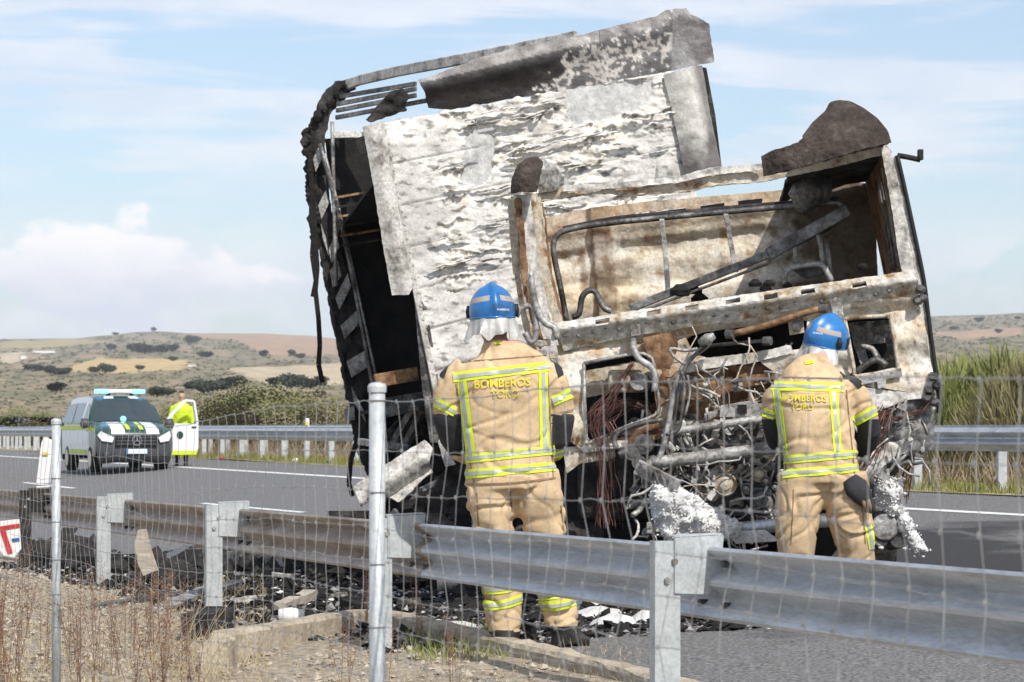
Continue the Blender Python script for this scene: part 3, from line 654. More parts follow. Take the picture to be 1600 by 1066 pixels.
for i in range(len(ra)-1): bk.add([ra[i], ra[i+1], rb[i+1], rb[i]], [(0, 1, 2, 3)])
bk.build('fairing_side', M['crust'], cab, solid=.02, smooth=True)
sheet('roof_fairing', [(803, 303), (804, 280), (812, 262), (824, 252), (838, 248), (846, 256), (842, 280), (838, 302)], D(-.1), M['crust'], cab, step=2.5, disp=bulge(824, 290, 30, 60, .12), solid=.04)
sheet('fairing_cap', [(838, 256), (850, 250), (868, 258), (878, 275), (872, 297), (842, 303)], D(-.04), M['palesteel'], cab, step=3, disp=rough(.03), solid=.02)
# melted lump hanging inside the roof
lm = MB(); c = CF.hit(1262, 292)-CF.n*.5
for k in range(4): lm.loft([(c+Vector((.05*k, .03*k, .12)), .05, .05), (c+Vector((.05*k-.02, 0, 0)), .09-.01*k, .07), (c+Vector((.04*k, .03, -.10+.02*k)), .05, .05), (c+Vector((.04*k, .03, -.13+.02*k)), .01, .01)], 9)
lm.build('melted_lining', M['steel'], cab, smooth=True)
# left pillar: layered strips
for pts, w_, m, d in (([(803, 312), (806, 360), (812, 420), (826, 500), (840, 560), (850, 610)], 10, 'burnt', 0), ([(817, 305), (824, 360), (832, 420), (848, 490), (862, 540)], 11, 'ashmetal', .05), ([(832, 303), (838, 350), (845, 420), (856, 470), (872, 515)], 12, 'burnt', .02), ([(809, 310), (815, 370), (821, 430), (835, 500), (846, 540)], 5, 'rust', .1), ([(843, 318), (850, 380), (858, 440), (870, 500)], 6, 'rust', .0)):
    sheet('pillar_strip', [(x-w_, y) for x, y in pts]+[(x+w_, y) for x, y in reversed(pts)], D(-d), M[m], cab, step=3, disp=lambda px, py: .012*fb(px*.12, py*.02, 3), solid=.02)
ptube('grab_tube', [(829, 425), (832, 455), (840, 485), (852, 505), (866, 512), (872, 530)], D(-.2), .022, M['palesteel'], cab)
ptube('hinge_loop', [(806, 495), (814, 482), (828, 478), (836, 490), (838, 520), (830, 535), (820, 520)], D(-.18), .02, M['palesteel'], cab)
for k, (x, y) in enumerate(((846, 538), (856, 536), (850, 552), (866, 556), (860, 570))):
    b = MB(); b.box(CF.hit(x, y, .12), (.05, .06, .045)); b.build('hinge_block', [M['palesteel'], M['burnt']][k % 2], cab, bevel=.006)
# right pillar: white skins and rubber edge
sheet('pillar_skin', [(1376, 230), (1390, 233), (1404, 290), (1418, 360), (1428, 420), (1436, 440), (1424, 455), (1410, 430), (1404, 400), (1394, 330), (1384, 272)], D(-.03), M['ashmetal'], cab, step=3, disp=rough(.02), solid=.012)
sheet('door_frame', [(1394, 245), (1402, 243), (1416, 310), (1430, 380), (1442, 440), (1448, 500), (1456, 560), (1464, 612), (1462, 640), (1452, 640), (1444, 590), (1436, 520), (1430, 455), (1420, 390), (1406, 320)], D(.06), M['ashmetal'], cab, step=3, disp=rough(.02), solid=.015)
ptube('door_seal', [(1402, 243), (1416, 305), (1432, 380), (1444, 440), (1452, 505), (1461, 570), (1468, 620), (1466, 645)], D(.04), .014, M['black'], cab)
ptube('mirror_arm', [(1402, 243), (1420, 246), (1438, 250)], D(.3), .018, M['char'], cab, 6); b = MB(); b.box(D(.3).hit(1438, 242), (.035, .05, .07)); b.build('mirror_stub', M['char'], cab, bevel=.005)
for (x, y) in ((1436, 452), (1440, 466), (1432, 470), (1456, 588), (1462, 602), (1450, 610), (1458, 628), (1447, 622)):
    b = MB(); b.loft([(CF.hit(x, y, .0), .03, .03), (CF.hit(x+1, y+1, .05), .036, .03), (CF.hit(x, y, .09), .02, .015)], 7); b.build('hinge_block', M['steel'], cab)
# cowl beam with slots and bolts
cow = [(866, 506), (930, 497), (1000, 485), (1150, 463), (1300, 441), (1395, 428), (1418, 424), (1434, 438), (1430, 458), (1412, 462), (1300, 474), (1150, 499), (1000, 522), (930, 536), (880, 548)]
cs = []
for x, y in ((942, 503), (1022, 489), (1081, 481), (1145, 471), (1204, 464), (1262, 456), (1342, 446)): cs.append([(x-11, y-1), (x+11, y-5), (x+11, y+2), (x-11, y+6)])
def cowd(px, py):
    c = 505-.139*(px-866)+15; v = (py-c)/18
    return .05*math.exp(-((v+.25)/.45)**2)-.05*max(0, v-.5)+.010*fb(px*.05, py*.05, 1)
cowl = sheet('cowl_beam', cow, D(-.05), M['cowl'], cab, holes=cs, step=2.5, disp=cowd, solid=.015)
for k in range(26):
    x = 884+k*21; y = 505-.139*(x-866)+22+3*math.sin(k*1.7); b = MB(); q = CF.hit(x, y, .065); b.disc(q, CF.n, .011, .03, 6); b.disc(q-CF.n*.008, CF.n, .018, .01, 12); b.build('bolt', M['steel'], cowl)
# front panel with openings
fp = [(868, 530), (1000, 514), (1150, 492), (1300, 468), (1432, 450), (1447, 520), (1461, 602), (1448, 614), (1400, 610), (1345, 602), (1300, 606), (1255, 614), (1180, 560), (1130, 566), (1075, 570), (1050, 600), (1042, 650), (1030, 686), (970, 700), (915, 708), (892, 690), (878, 610)]
h1 = [(912, 568), (990, 553), (1012, 556), (1022, 570), (1030, 632), (1022, 650), (975, 668), (925, 690), (916, 682)]
h2 = [(1072, 528), (1100, 517), (1228, 500), (1262, 500), (1258, 545), (1180, 556), (1105, 560), (1084, 556)]
h3 = [(1320, 500), (1330, 497), (1384, 494), (1392, 500), (1403, 572), (1396, 578), (1340, 588), (1334, 575)]
def fpd(px, py):
    return .02*math.sin((py+.13*px)*.09)+.02*fb(px*.03, py*.03, 7)-.05*math.exp(-((py+.12*(px-880)-545)/9)**2)
def fpcol(px, py):
    a = fb(px*.013, py*.013, 21); b = fb(px*.045, py*.03, 26); c_ = fb(px*.12, py*.12, 4)
    c = Vector((.56, .50, .39)).lerp(Vector((.68, .66, .61)), min(1, max(0, .45+a*1.2)))
    c = c.lerp(Vector((.42, .25, .11)), min(.8, max(0, b*1.6-.18))); c = c.lerp(Vector((.05, .04, .032)), min(.8, max(0, c_*1.5-.5)))
    if px < 1100: c = c.lerp(Vector((.30, .19, .10)), min(.6, max(0, (px-960)/100))*(1 if py > 530 else .2))
    return tuple(c)
front = sheet('front_panel', fp, D(0), M['cabcol'], cab, holes=[h1, h2, h3], step=3, disp=fpd, col=fpcol, solid=.02)
def rim(poly, m, d=-.03, r=.012): ptube('opening_rim', poly+[poly[0]], D(d), r, M[m], front, 6, sub=2)
rim(h1, 'palesteel', -.04); rim(h3, 'burnt', -.04, .014)
# things behind the openings
dk = MB(); dk.add([CF.hit(870, 520)-CF.n*.75, CF.hit(1440, 450)-CF.n*.75, CF.hit(1450, 700)-CF.n*.75, CF.hit(1300, 890)-CF.n*.75, CF.hit(880, 890)-CF.n*.75], [(0, 1, 2, 3, 4)]); dk.build('bay_dark_sheet', M['soot'], cab, solid=.02)  # black sheet added as the shaded depth behind the engine
sheet('inner_panel', [(914, 580), (1015, 560), (1020, 600), (915, 622)], D(.3), M['burnt'], cab, step=4, disp=rough(.04))
sheet('radiator_panel', [(1045, 585), (1250, 560), (1262, 640), (1240, 650), (1060, 672)], D(.28), M['rust'], cab, step=4, disp=rough(.05))
sheet('lamp_housing', [(1325, 505), (1390, 500), (1398, 560), (1345, 572)], D(.3), M['palesteel'], cab, step=3, disp=lambda x, y: .09*fb(x*.05, y*.05, 9), holes=[[(1352, 540), (1385, 535), (1390, 560), (1356, 565)]])
ptube('lamp_arm', [(1330, 590), (1350, 572), (1370, 562), (1385, 572)], D(-.03), .022, M['steel'], cab); ptube('lamp_arm', [(1345, 540), (1362, 545), (1372, 560)], D(.1), .02, M['palesteel'], cab)
slab('lamp_bracket', [(1345, 588), (1408, 575), (1410, 588), (1385, 593), (1383, 606), (1372, 608), (1370, 597), (1345, 602)], D(-.06), .02, M['palesteel'], cab)
b = MB(); b.box(CF.hit(975, 595)-CF.n*.2, (.22, .15, .15)); b.build('heater_box', M['burnt'], cab, bevel=.02)
b = MB(); b.tube([CF.hit(1002, 598)-CF.n*.1, CF.hit(998, 596)+CF.n*.0], [.065, .06], 14); b.build('blower', M['palesteel'], cab)
slab('hinge_strap', [(984, 508), (1000, 506), (1001, 524), (986, 526)], D(-.11), .03, M['palesteel'], cab)
ptube('hinge_arm', [(990, 520), (990, 545), (1000, 562), (1018, 574), (1024, 590), (1022, 612)], D(-.08), .022, M['palesteel'], cab)
sheet('rust_brace', [(1005, 528), (1055, 518), (1060, 540), (1046, 580), (1042, 625), (1026, 640), (1020, 590)], D(-.02), M['rust'], cab, step=3, disp=rough(.03), solid=.03)
slab('hinge_strap', [(1296, 468), (1313, 465), (1320, 500), (1304, 504)], D(-.11), .03, M['palesteel'], cab)
slab('mount_plate', [(1231, 500), (1255, 496), (1257, 520), (1234, 524)], D(-.05), .02, M['burnt'], cab); b = MB(); b.disc(CF.hit(1245, 509, .07), CF.n, .035, .03, 18); b.build('mount_ring', M['steel'], cab)
ptube('wiper_shaft', [(1140, 523), (1200, 508), (1262, 488), (1290, 482)], D(-.1), .022, M['rust'], cab); ptube('linkage_rod', [(1100, 541), (1200, 532)], D(-.02), .012, M['steel'], cab, 6)
for x, y in ((1140, 523), (1198, 534), (1286, 484)): b = MB(); b.loft([(CF.hit(x-6, y, .1), .03, .03), (CF.hit(x+6, y, .12), .035, .03)], 7); b.build('linkage_joint', M['steel'], cab)
sheet('lower_crossmember', [(1100, 560), (1180, 551), (1235, 540), (1238, 553), (1180, 566), (1070, 582), (1068, 572)], D(-.03), M['cowl'], cab, step=3, disp=rough(.03), solid=.04)
# dashboard remains inside the windscreen opening
ptube('window_frame', [(886, 505), (876, 450), (865, 395), (868, 372), (885, 360), (940, 350), (1040, 340), (1160, 329), (1290, 318), (1312, 319), (1318, 332), (1300, 352), (1270, 368), (1236, 385)], D(.55), .02, M['steel'], cab)
ptube('window_frame', [(880, 358), (960, 342), (1060, 333), (1180, 322), (1310, 312)], D(.6), .018, M['char'], cab)
for pts in ([(1034, 342), (1040, 400), (1044, 458)], [(1134, 334), (1142, 380), (1150, 425)]):
    slab('window_bar', [(x-4, y) for x, y in pts]+[(x+4, y) for x, y in reversed(pts)], D(.5), .02, M['palesteel'], cab)
ptube('hose', [(894, 496), (905, 490), (909, 466), (918, 455), (930, 456), (938, 472), (946, 483), (955, 486)], D(.1), .02, M['steel'], cab)
db = MB()
P_ = [D(.35).hit(x, y) for x, y in ((985, 482), (1200, 398), (1325, 328))]
db.bar(P_[0], P_[1], .055, .05); db.bar(P_[1], P_[2], .085, .06); db.bar(P_[0]-UP*.045, P_[1]-UP*.06, .018, .04); db.build('steering_column_bar', M['steel'], cab, bevel=.006)
ptube('seat_frame', [(1226, 446), (1227, 428), (1240, 418), (1280, 413), (1292, 425), (1300, 440)], D(.5), .02, M['palesteel'], cab); ptube('seat_frame', [(1244, 414), (1243, 378), (1252, 367), (1270, 365), (1281, 374), (1286, 412)], D(.55), .018, M['palesteel'], cab)
slab('seat_post', [(1288, 368), (1295, 368), (1303, 440), (1292, 440)], D(.55), .03, M['steel'], cab); slab('seat_pan', [(1235, 420), (1290, 405), (1300, 425), (1262, 436)], D(.6), .05, M['steel'], cab)
rnd = random.Random(21)
for k in range(9):       # lumps of burnt dashboard on the cowl
    x = rnd.uniform(1000, 1400); y = 500-.139*(x-866)-14-rnd.uniform(-6, 10); q = CF.hit(x, y)-CF.n*rnd.uniform(.1, .5); s_ = rnd.uniform(.02, .07)
    b = MB(); b.loft([(q-UP*s_*.5, s_, s_*.8), (q, s_*1.1, s_), (q+UP*s_*.6, s_*.4, s_*.4)], 7); b.build('burnt_lump', M['soot'] if k % 3 else M['char'], cab)
# hose and pipe bundles in front
for k, pts in enumerate(([(1110, 534), (1098, 545), (1078, 560), (1062, 585), (1052, 620), (1045, 660), (1036, 700), (1024, 726)], [(1104, 540), (1085, 556), (1068, 580), (1060, 620), (1054, 660), (1048, 690)], [(1070, 570), (1052, 556), (1048, 545), (1070, 548), (1090, 545)], [(1064, 580), (1070, 600), (1066, 640), (1062, 668), (1052, 676), (1040, 680)], [(1074, 586), (1078, 615), (1070, 650)])):
    ptube('coolant_hose', pts, D(-.15-.03*k), [.019, .013, .011, .011, .008][k], M['palesteel' if k in (0, 2, 4) else 'steel'], cab)
b = MB(); b.loft([(CF.hit(1095, 537, .16), .03, .03), (CF.hit(1106, 531, .2), .04, .035), (CF.hit(1116, 526, .2), .02, .02)], 9); b.build('pipe_joint', M['palesteel'], cab, smooth=True)
slab('front_cross_plate', [(1124, 652), (1126, 634), (1160, 628), (1176, 626), (1178, 632), (1192, 630), (1194, 648), (1160, 652)], D(-.1), .03, M['palesteel'], cab); b = MB(); b.box(CF.hit(1159, 640, .12), (.06, .01, .06)); b.build('square_port', M['soot'], cab)
for pts, r, m in (([(1037, 676), (1110, 666), (1192, 654)], .026, 'palesteel'), ([(1018, 723), (1100, 714), (1220, 698)], .042, 'palesteel'), ([(1155, 827), (1220, 820), (1302, 812)], .046, 'galv'), ([(964, 700), (960, 690), (966, 676), (1000, 662), (1036, 656)], .017, 'steel'), ([(984, 706), (986, 690), (1000, 676), (1030, 664)], .02, 'rust'), ([(968, 712), (990, 700), (1000, 690)], .026, 'steel')):
    ptube('front_pipe', pts, D(-.12), r, M[m], cab, 12)
for x, y, r in ((990, 706, .06), (1007, 694, .07), (1000, 722, .05)):
    b = MB(); b.tube([CF.hit(x, y, -.1), CF.hit(x-1, y, .14)], [r, r*.95], 14); b.disc(CF.hit(x-1, y, .142), CF.n, r*.6, .006, 14); b.build('pipe_flange', M['steel'], cab)
# engine block and its clutter
eb = MB(); eb.box(CF.hit(1130, 740)-CF.n*.45, (.85, .5, .7)); eb.box(CF.hit(1100, 690)-CF.n*.3, (.6, .3, .2)); eb.build('engine_block', M['steel'], cab, bevel=.03)
for x, y, r, m, n_r in ((1133, 757, .078, 'burnt', 4), (1191, 784, .092, 'steel', 5), (1166, 764, .036, 'palesteel', 2), (1196, 752, .034, 'palesteel', 2), (1210, 762, .036, 'steel', 2), (1186, 742, .05, 'burnt', 2), (1150, 800, .05, 'steel', 2)):
    b = MB(); c = CF.hit(x, y, .05); prof = [(r*1.0, -.05), (r, .0), (r*.9, .012), (r*.82, -.01), (r*.5, .005), (r*.45, .025), (r*.2, .03), (.001, .035)]
    n = 26; vs = []; 
    for rr, h in prof:
        for k in range(n): a = 2*math.pi*k/n; vs.append(c+CF.u*(rr*math.cos(a))+UP*(rr*math.sin(a))+CF.n*h)
    b.add(vs, [(i*n+k, i*n+(k+1) % n, (i+1)*n+(k+1) % n, (i+1)*n+k) for i in range(len(prof)-1) for k in range(n)]); b.build('pulley', M[m], cab)
rnd = random.Random(33)
for k in range(150):
    x = rnd.uniform(960, 1235); y = rnd.uniform(655, 842)
    if x < 1010 and y > 720: continue
    d = rnd.uniform(-.22, .02); q = CF.hit(x, y)-CF.n*(-d*-1 if d > 0 else -d*-1); q = CF.hit(x, y, -rnd.uniform(.02, .28)); m = M[rnd.choice(['steel', 'palesteel', 'palesteel', 'burnt', 'steel', 'ashmetal', 'ashmetal'])]
    b = MB(); kind = rnd.random()
    if kind < .4:
        e = q+Vector((rnd.gauss(0, .09), rnd.gauss(0, .03), rnd.gauss(0, .09))); f_ = e+Vector((rnd.gauss(0, .07), rnd.gauss(0, .03), rnd.gauss(0, .07))); b.tube([q, (q+e)/2+Vector((0, 0, .02)), e, f_], rnd.uniform(.007, .02), 7); nme = 'pipe'
    elif kind < .75:
        b.box(q, (rnd.uniform(.03, .11), rnd.uniform(.03, .1), rnd.uniform(.03, .12)), Matrix.Rotation(rnd.uniform(-.5, .5), 3, 'Y') @ Matrix.Rotation(rnd.uniform(-.5, .5), 3, 'Z')); nme = 'engine_bracket'
    else: b.disc(q, CF.n+Vector((rnd.gauss(0, .4), 0, rnd.gauss(0, .4))), rnd.uniform(.015, .045), rnd.uniform(.03, .09), 12); nme = 'engine_fitting'
    b.build(nme, m, cab, bevel=.005 if nme == 'engine_bracket' else 0)
rnd = random.Random(61)
for k in range(170):
    zone = rnd.random()
    if zone < .55: x, y = rnd.uniform(985, 1240), rnd.uniform(640, 835)
    elif zone < .8: x, y = rnd.uniform(1040, 1210), rnd.uniform(560, 650)
    else: x, y = rnd.uniform(1335, 1425), rnd.uniform(620, 730)
    a = rnd.choice((rnd.gauss(1.5, .4), rnd.gauss(0, .5))); n = rnd.randint(3, 6); P = []; d = rnd.uniform(-.12, .14); st = rnd.uniform(8, 22)
    for i in range(n): P.append(CF.hit(x, y, d)); x += st*math.cos(a); y += st*math.sin(a); a += rnd.gauss(0, .55); d += rnd.gauss(0, .03)
    b = MB(); b.tube(P, rnd.uniform(.0035, .011), 6); b.build('thin_pipe', M[rnd.choice(['steel', 'palesteel', 'ashmetal', 'burnt', 'palesteel', 'ashmetal'])], cab, smooth=True)
    if k % 3 == 0:
        q = P[-1]; s_ = rnd.uniform(.02, .05); b = MB(); b.box(q, (s_*1.6, s_*.5, s_), Matrix.Rotation(rnd.uniform(-1, 1), 3, 'Y')); b.box(q+Vector((s_*.5, 0, s_*.6)), (s_*.4, s_*.45, s_*1.2), Matrix.Rotation(rnd.uniform(-.6, .6), 3, 'Y')); b.build('clip_bracket', M[rnd.choice(['palesteel', 'steel', 'ashmetal'])], cab)
# wiring: bare copper looms
def loom(name, pts, n, spread, r, plane, m, seed):
    rnd = random.Random(seed); mb = MB()
    for _ in range(n):
        P = []; ox, oy = rnd.gauss(0, 1), rnd.gauss(0, 1)
        for i, (x, y, sp) in enumerate(pts): P.append(plane.hit(x+ox*sp+rnd.gauss(0, sp*.35), y+oy*sp*.3+rnd.gauss(0, 2), rnd.gauss(0, .02)))
        Q = []
        for a, b in zip(P, P[1:]): Q += [a, (a+b)/2+Vector((rnd.gauss(0, .006), rnd.gauss(0, .01), rnd.gauss(0, .006)))]
        mb.tube(Q+[P[-1]], r, 4)
    return mb.build(name, m, cab)
loom('wire_loom', [(988, 568, 2), (972, 592, 3), (958, 612, 6), (938, 640, 10), (932, 668, 7), (942, 700, 6), (945, 740, 6), (946, 780, 8), (947, 822, 10)], 24, 1, .0020, D(-.06), M['copper'], 1)
loom('wire_loom', [(915, 672, 5), (940, 650, 9), (975, 628, 9), (1010, 640, 8), (1026, 636, 4)], 44, 1, .0026, D(.12), M['copper'], 2)
loom('wire_loom', [(948, 660, 3), (960, 680, 4), (985, 684, 3), (1030, 672, 3)], 18, 1, .003, D(-.08), M['copper'], 3)
loom('wire_loom', [(1372, 640, 2), (1400, 655, 2), (1440, 640, 2), (1458, 620, 2)], 8, 1, .003, D(-.05), M['copper'], 4)
loom('wire_loom', [(1385, 640, 6), (1375, 670, 7), (1365, 700, 8), (1350, 730, 8)], 22, 1, .003, D(-.12), M['copper'], 5)
loom('wire_loom', [(1425, 710, 4), (1416, 740, 6), (1406, 780, 9)], 14, 1, .003, D(.05), M['copper'], 6)
# right wing: sooty panel, hub arm
sheet('wing_panel', [(1345, 612), (1450, 612), (1462, 640), (1456, 700), (1440, 715), (1400, 710), (1380, 690), (1352, 660)], D(.1), M['steel'], cab, step=3, disp=lambda x, y: .10*math.sin((x-1345)*.025)+.02*fb(x*.05, y*.05, 3), solid=.015)
sheet('wing_edge', [(1340, 604), (1400, 612), (1446, 614), (1452, 622), (1420, 625), (1380, 640), (1352, 668), (1346, 660), (1365, 632), (1340, 616)], D(-.02), M['ashmetal'], cab, step=2.5, disp=rough(.03), solid=.03)
sheet('wing_stay', [(1360, 712), (1380, 695), (1402, 690), (1422, 682), (1432, 690), (1428, 705), (1400, 712), (1385, 725), (1362, 742)], D(-.06), M['ashmetal'], cab, step=2.5, disp=rough(.04), solid=.03); b = MB(); b.disc(CF.hit(1427, 698, .08), CF.n, .025, .06, 16); b.disc(CF.hit(1427, 698, .06), CF.n, .045, .03, 18); b.build('stay_bolt', M['steel'], cab)
b = MB(); b.loft([(CF.hit(1352, 700, .0), .12, .12), (CF.hit(1354, 730, .0), .13, .12), (CF.hit(1356, 760, .0), .11, .1)], 12); b.build('filter_pot', M['palesteel'], cab, smooth=True)
# chassis, axle and what is left of the front wheels
ch = MB()
for s_ in (-.42, .42): ch.bar(CF.hit(1140, 835)+CF.u*s_-CF.n*.2, CF.hit(1140, 835)+CF.u*s_-CF.n*5.2, .27, .08)
ch.bar(CF.hit(1140, 850)-CF.u*1.0-CF.n*1.0, CF.hit(1140, 850)+CF.u*1.0-CF.n*1.0, .13, .14); ch.build('chassis', M['char'], cab, bevel=.01)
for s_ in (-1, 1):
    c = CF.hit(1140, 840)+CF.u*s_*.98-CF.n*1.0; c.z = ground(c.x, c.y)+.34
    b = MB(); b.tube([c-CF.u*.15, c-CF.u*.14, c+CF.u*.14, c+CF.u*.15], [.30, .34, .34, .30], 28); wh = b.build('front_wheel', M['char'], cab, bevel=.02); b = MB(); b.disc(c+CF.u*s_*.15, CF.u, .2, .04, 20); b.build('hub', M['rust'], wh)
for k in range(2):
    b = MB(); q = CF.hit(1000, 760)-CF.n*(.9+k*.8); b.box(q, (.9, .5, .5)); b.build('burnt_tank', M['char'], cab, bevel=.06)
sheet('step_panel', [(880, 700), (960, 690), (962, 715), (905, 725), (885, 740)], D(.05), M['burnt'], cab, step=3, disp=rough(.03), solid=.02)
for x, y in ((897, 683), (906, 681), (918, 690), (930, 703)): b = MB(); b.disc(CF.hit(x, y, .04), CF.n, .012, .03, 8); b.build('bolt', M['palesteel'], front)

# ================================================================== TRAILER
TF = Plane(800, 400, 20.0, 9.5)
tp = TF.hit(760, 830); tp.z = ground(tp.x, tp.y)
trl = thing('burnt_trailer', tp, 'burnt lorry trailer with ash white blistered front wall and bare side frame', 'trailer')
TL, TR, BR_, BL = Vector((593, 192)), Vector((1052, 110)), Vector((1135, 560)), Vector((693, 700))
nu, nv = 230, 250; wv = MB(); wc = []
SMOOTH = [[(728, 215), (745, 198), (776, 196), (772, 250), (762, 285), (728, 292), (720, 280)], [(884, 140), (960, 128), (1018, 124), (1022, 150), (990, 175), (930, 190), (890, 198)]]
TOPP = [(593, 192), (640, 176), (700, 164), (780, 150), (850, 140), (930, 130), (1050, 112)]
for j in range(nv):
    v = j/(nv-1)
    for i in range(nu):
        u = i/(nu-1); p2 = TL.lerp(TR, u).lerp(BL.lerp(BR_, u), v); px, py = p2.x, p2.y
        e = (max(0, min(1, (px-672-25*nz(py*.02, 3))/45)))*max(0, min(1, (500-.13*(px-650)-py+30*nz(px*.02, 1))/60))
        sm = 0
        for S_ in SMOOTH:
            if inpoly(px+6*nz(py*.07, 2), py+5*nz(px*.07, 4), S_): sm = 1
        if px > 940 and 200 < py < 290: e *= .35
        e *= max(.1, min(1, .55+1.3*fb(px*.014, py*.02, 31)))
        warp = .8*fb(px*.010, py*.03, 1, 5)+.22*fb(px*.045, py*.09, 5)
        ph = v*16+warp*1.25; saw = ph-math.floor(ph)
        d = .062*e*(saw**3.5)*(1-sm)+.012*e*fb(px*.09, py*.14, 8)*(1-sm)
        d += .012*fb(px*.012, py*.02, 17)
        seam = (v*7.8) % 1; sd = min(seam, 1-seam)
        d -= .012*max(0, 1-sd/.03)*(1-e)
        d -= .012*sm
        # colour of the surface: ash, bare metal, scorched film, painted crease shade
        a = fb(px*.01, py*.013, 41); b2 = fb(px*.03, py*.09, 44); c3 = fb(px*.1, py*.1, 47)
        c = Vector((.53, .51, .485)).lerp(Vector((.75, .735, .70)), min(1, max(0, .55+a)))
        c = c.lerp(Vector((.27, .26, .25)), min(.75, max(0, b2*1.1-.05))*(1-.5*e))
        if e > .25: c = c.lerp(Vector((.66, .59, .47)), min(.7, max(0, c3*1.2+a*.7)))
        if e > .25 and (saw > .93 or saw < .05): c = c.lerp(Vector((.16, .155, .15)), .5)  # flap lips darkened in the colour, as shade in the creases
        c = c.lerp(Vector((.12, .115, .11)), .7*ss(fb(px*.05, py*.12, 61)*1.0, .30, .55))
        if sm: c = Vector((.40, .405, .405)).lerp(Vector((.56, .555, .54)), .5+.8*c3)
        if sd < .02 and e < .3: c = c*.5
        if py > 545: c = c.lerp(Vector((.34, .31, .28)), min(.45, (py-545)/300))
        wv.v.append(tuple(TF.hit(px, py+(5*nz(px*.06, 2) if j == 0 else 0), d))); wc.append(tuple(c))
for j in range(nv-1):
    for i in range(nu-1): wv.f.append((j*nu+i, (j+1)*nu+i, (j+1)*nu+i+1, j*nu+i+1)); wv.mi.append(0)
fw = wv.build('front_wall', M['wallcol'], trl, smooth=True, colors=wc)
# curled flaps of blistered skin standing off the wall
rnd = random.Random(55)
for k in range(90):
    px = rnd.uniform(690, 1040); py = rnd.uniform(150, 420)
    if py > 480-.13*(px-650) or inpoly(px, py, SMOOTH[0]) or inpoly(px, py, SMOOTH[1]) or (px > 900 and 200 < py < 280 and rnd.random() < .7): continue
    w_ = rnd.uniform(14, 95); n = 22; mb = MB(); hh = rnd.uniform(1.5, 5); out = rnd.uniform(.01, .045)
    for i in range(n+1):
        t = i/n; x = px+(t-.5)*w_; y = py-.17*(t-.5)*w_+4*nz(x*.05, py*.1, k)+1.6*nz(x*.18, py*.1, k); b_ = math.sin(math.pi*t)**.6
        for s_ in range(4):
            q = s_/3; mb.v.append(tuple(TF.hit(x, y+hh*b_*q*(.6+.8*abs(nz(x*.13, k, 3))), .05+.015*nz(x*.1, y*.1)+out*b_*q*q)))
    for i in range(n):
        for s_ in range(3): mb.f.append((i*4+s_, i*4+s_+1, (i+1)*4+s_+1, (i+1)*4+s_)); mb.mi.append(0)
    mb.build('blistered_flap', M['ashmetal'] if k % 4 else M['foam'], trl, smooth=True, solid=.003)
# rivets down the left seam
for k in range(24):
    v = (k+.5)/24; p2 = (TL*(1-v)+BL*v)+Vector((8, 0)); b = MB(); b.disc(TF.hit(p2.x, p2.y, .03), TF.n, .012, .012, 8); b.build('rivet', M['ashmetal'], trl)
slab('corner_seam', [(591, 192), (600, 190), (703, 700), (694, 700)], TF, .02, M['ashmetal'], trl, d=.03)
sheet('corner_trim', [(567, 198), (594, 191), (618, 300), (634, 390), (644, 450), (638, 461), (613, 461), (600, 390), (584, 290)], TF.shifted(-.08), M['ashmetal'], trl, step=3, disp=lambda x, y: .03*math.cos((x-.22*(y-200)-582)*.12), solid=.006)
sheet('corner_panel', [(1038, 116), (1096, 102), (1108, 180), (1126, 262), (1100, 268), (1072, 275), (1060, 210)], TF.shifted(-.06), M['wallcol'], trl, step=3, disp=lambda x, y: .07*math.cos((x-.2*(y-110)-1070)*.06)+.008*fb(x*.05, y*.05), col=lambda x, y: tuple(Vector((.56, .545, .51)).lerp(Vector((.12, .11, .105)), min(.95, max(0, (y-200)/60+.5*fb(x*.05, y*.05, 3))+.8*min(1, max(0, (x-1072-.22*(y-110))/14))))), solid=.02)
slab('corner_edge', [(1092, 104), (1104, 106), (1118, 180), (1128, 262), (1114, 265)], TF.shifted(.15), .1, M['char'], trl)
# torn roof sheet folded over the front
rs = [(648, 130), (664, 126), (700, 112), (740, 96), (790, 82), (900, 60), (960, 44), (1020, 30), (1034, 20), (1064, 18), (1070, 28), (1098, 44), (1108, 102), (1060, 110), (1000, 124), (940, 136), (880, 144), (830, 152), (790, 158), (740, 168), (700, 174), (666, 172), (660, 150)]
def rsd(px, py):
    top = 130-.235*(px-648); v = (py-top)/60
    return .12+.07*math.exp(-((v-.15)/.35)**2)*(1 if px < 930 else .5)-.02*v+.012*fb(px*.02, py*.03, 5)+(.08 if px > 1040 else 0)*((px-1040)/60)
def rsc(px, py):
    top = 130-.235*(px-648); v = (py-top)/60; a = fb(px*.025, py*.03, 12); b = fb(px*.11, py*.13, 14)
    c = Vector((.11, .105, .105)).lerp(Vector((.24, .235, .235)), min(1, max(0, .5+a)))
    dark = max(0, min(1, (905-px+40*a-60*(v-.5))/60)); c = c.lerp(Vector((.022, .018, .016)), dark*(.55+.4*ss(v+.12*a, .15, .4)))
    if px > 800 and b+1.1*a*.6+.35*(1-abs(v-.55)*2) > .28 and dark < .75 and px < 1045: c = Vector((.60, .56, .52))*(1+.15*b)
    if v < .10 and px < 1040: c = c.lerp(Vector((.36, .34, .32)), .6+.5*a)
    if px > 1045: c = Vector((.20, .185, .18)).lerp(Vector((.36, .35, .35)), min(1, max(0, .5+a*1.5)))
    return tuple(c)
sheet('roof_sheet', rs, TF.shifted(.12), M['sheetcol'], trl, step=2.6, disp=rsd, col=rsc, solid=.006)
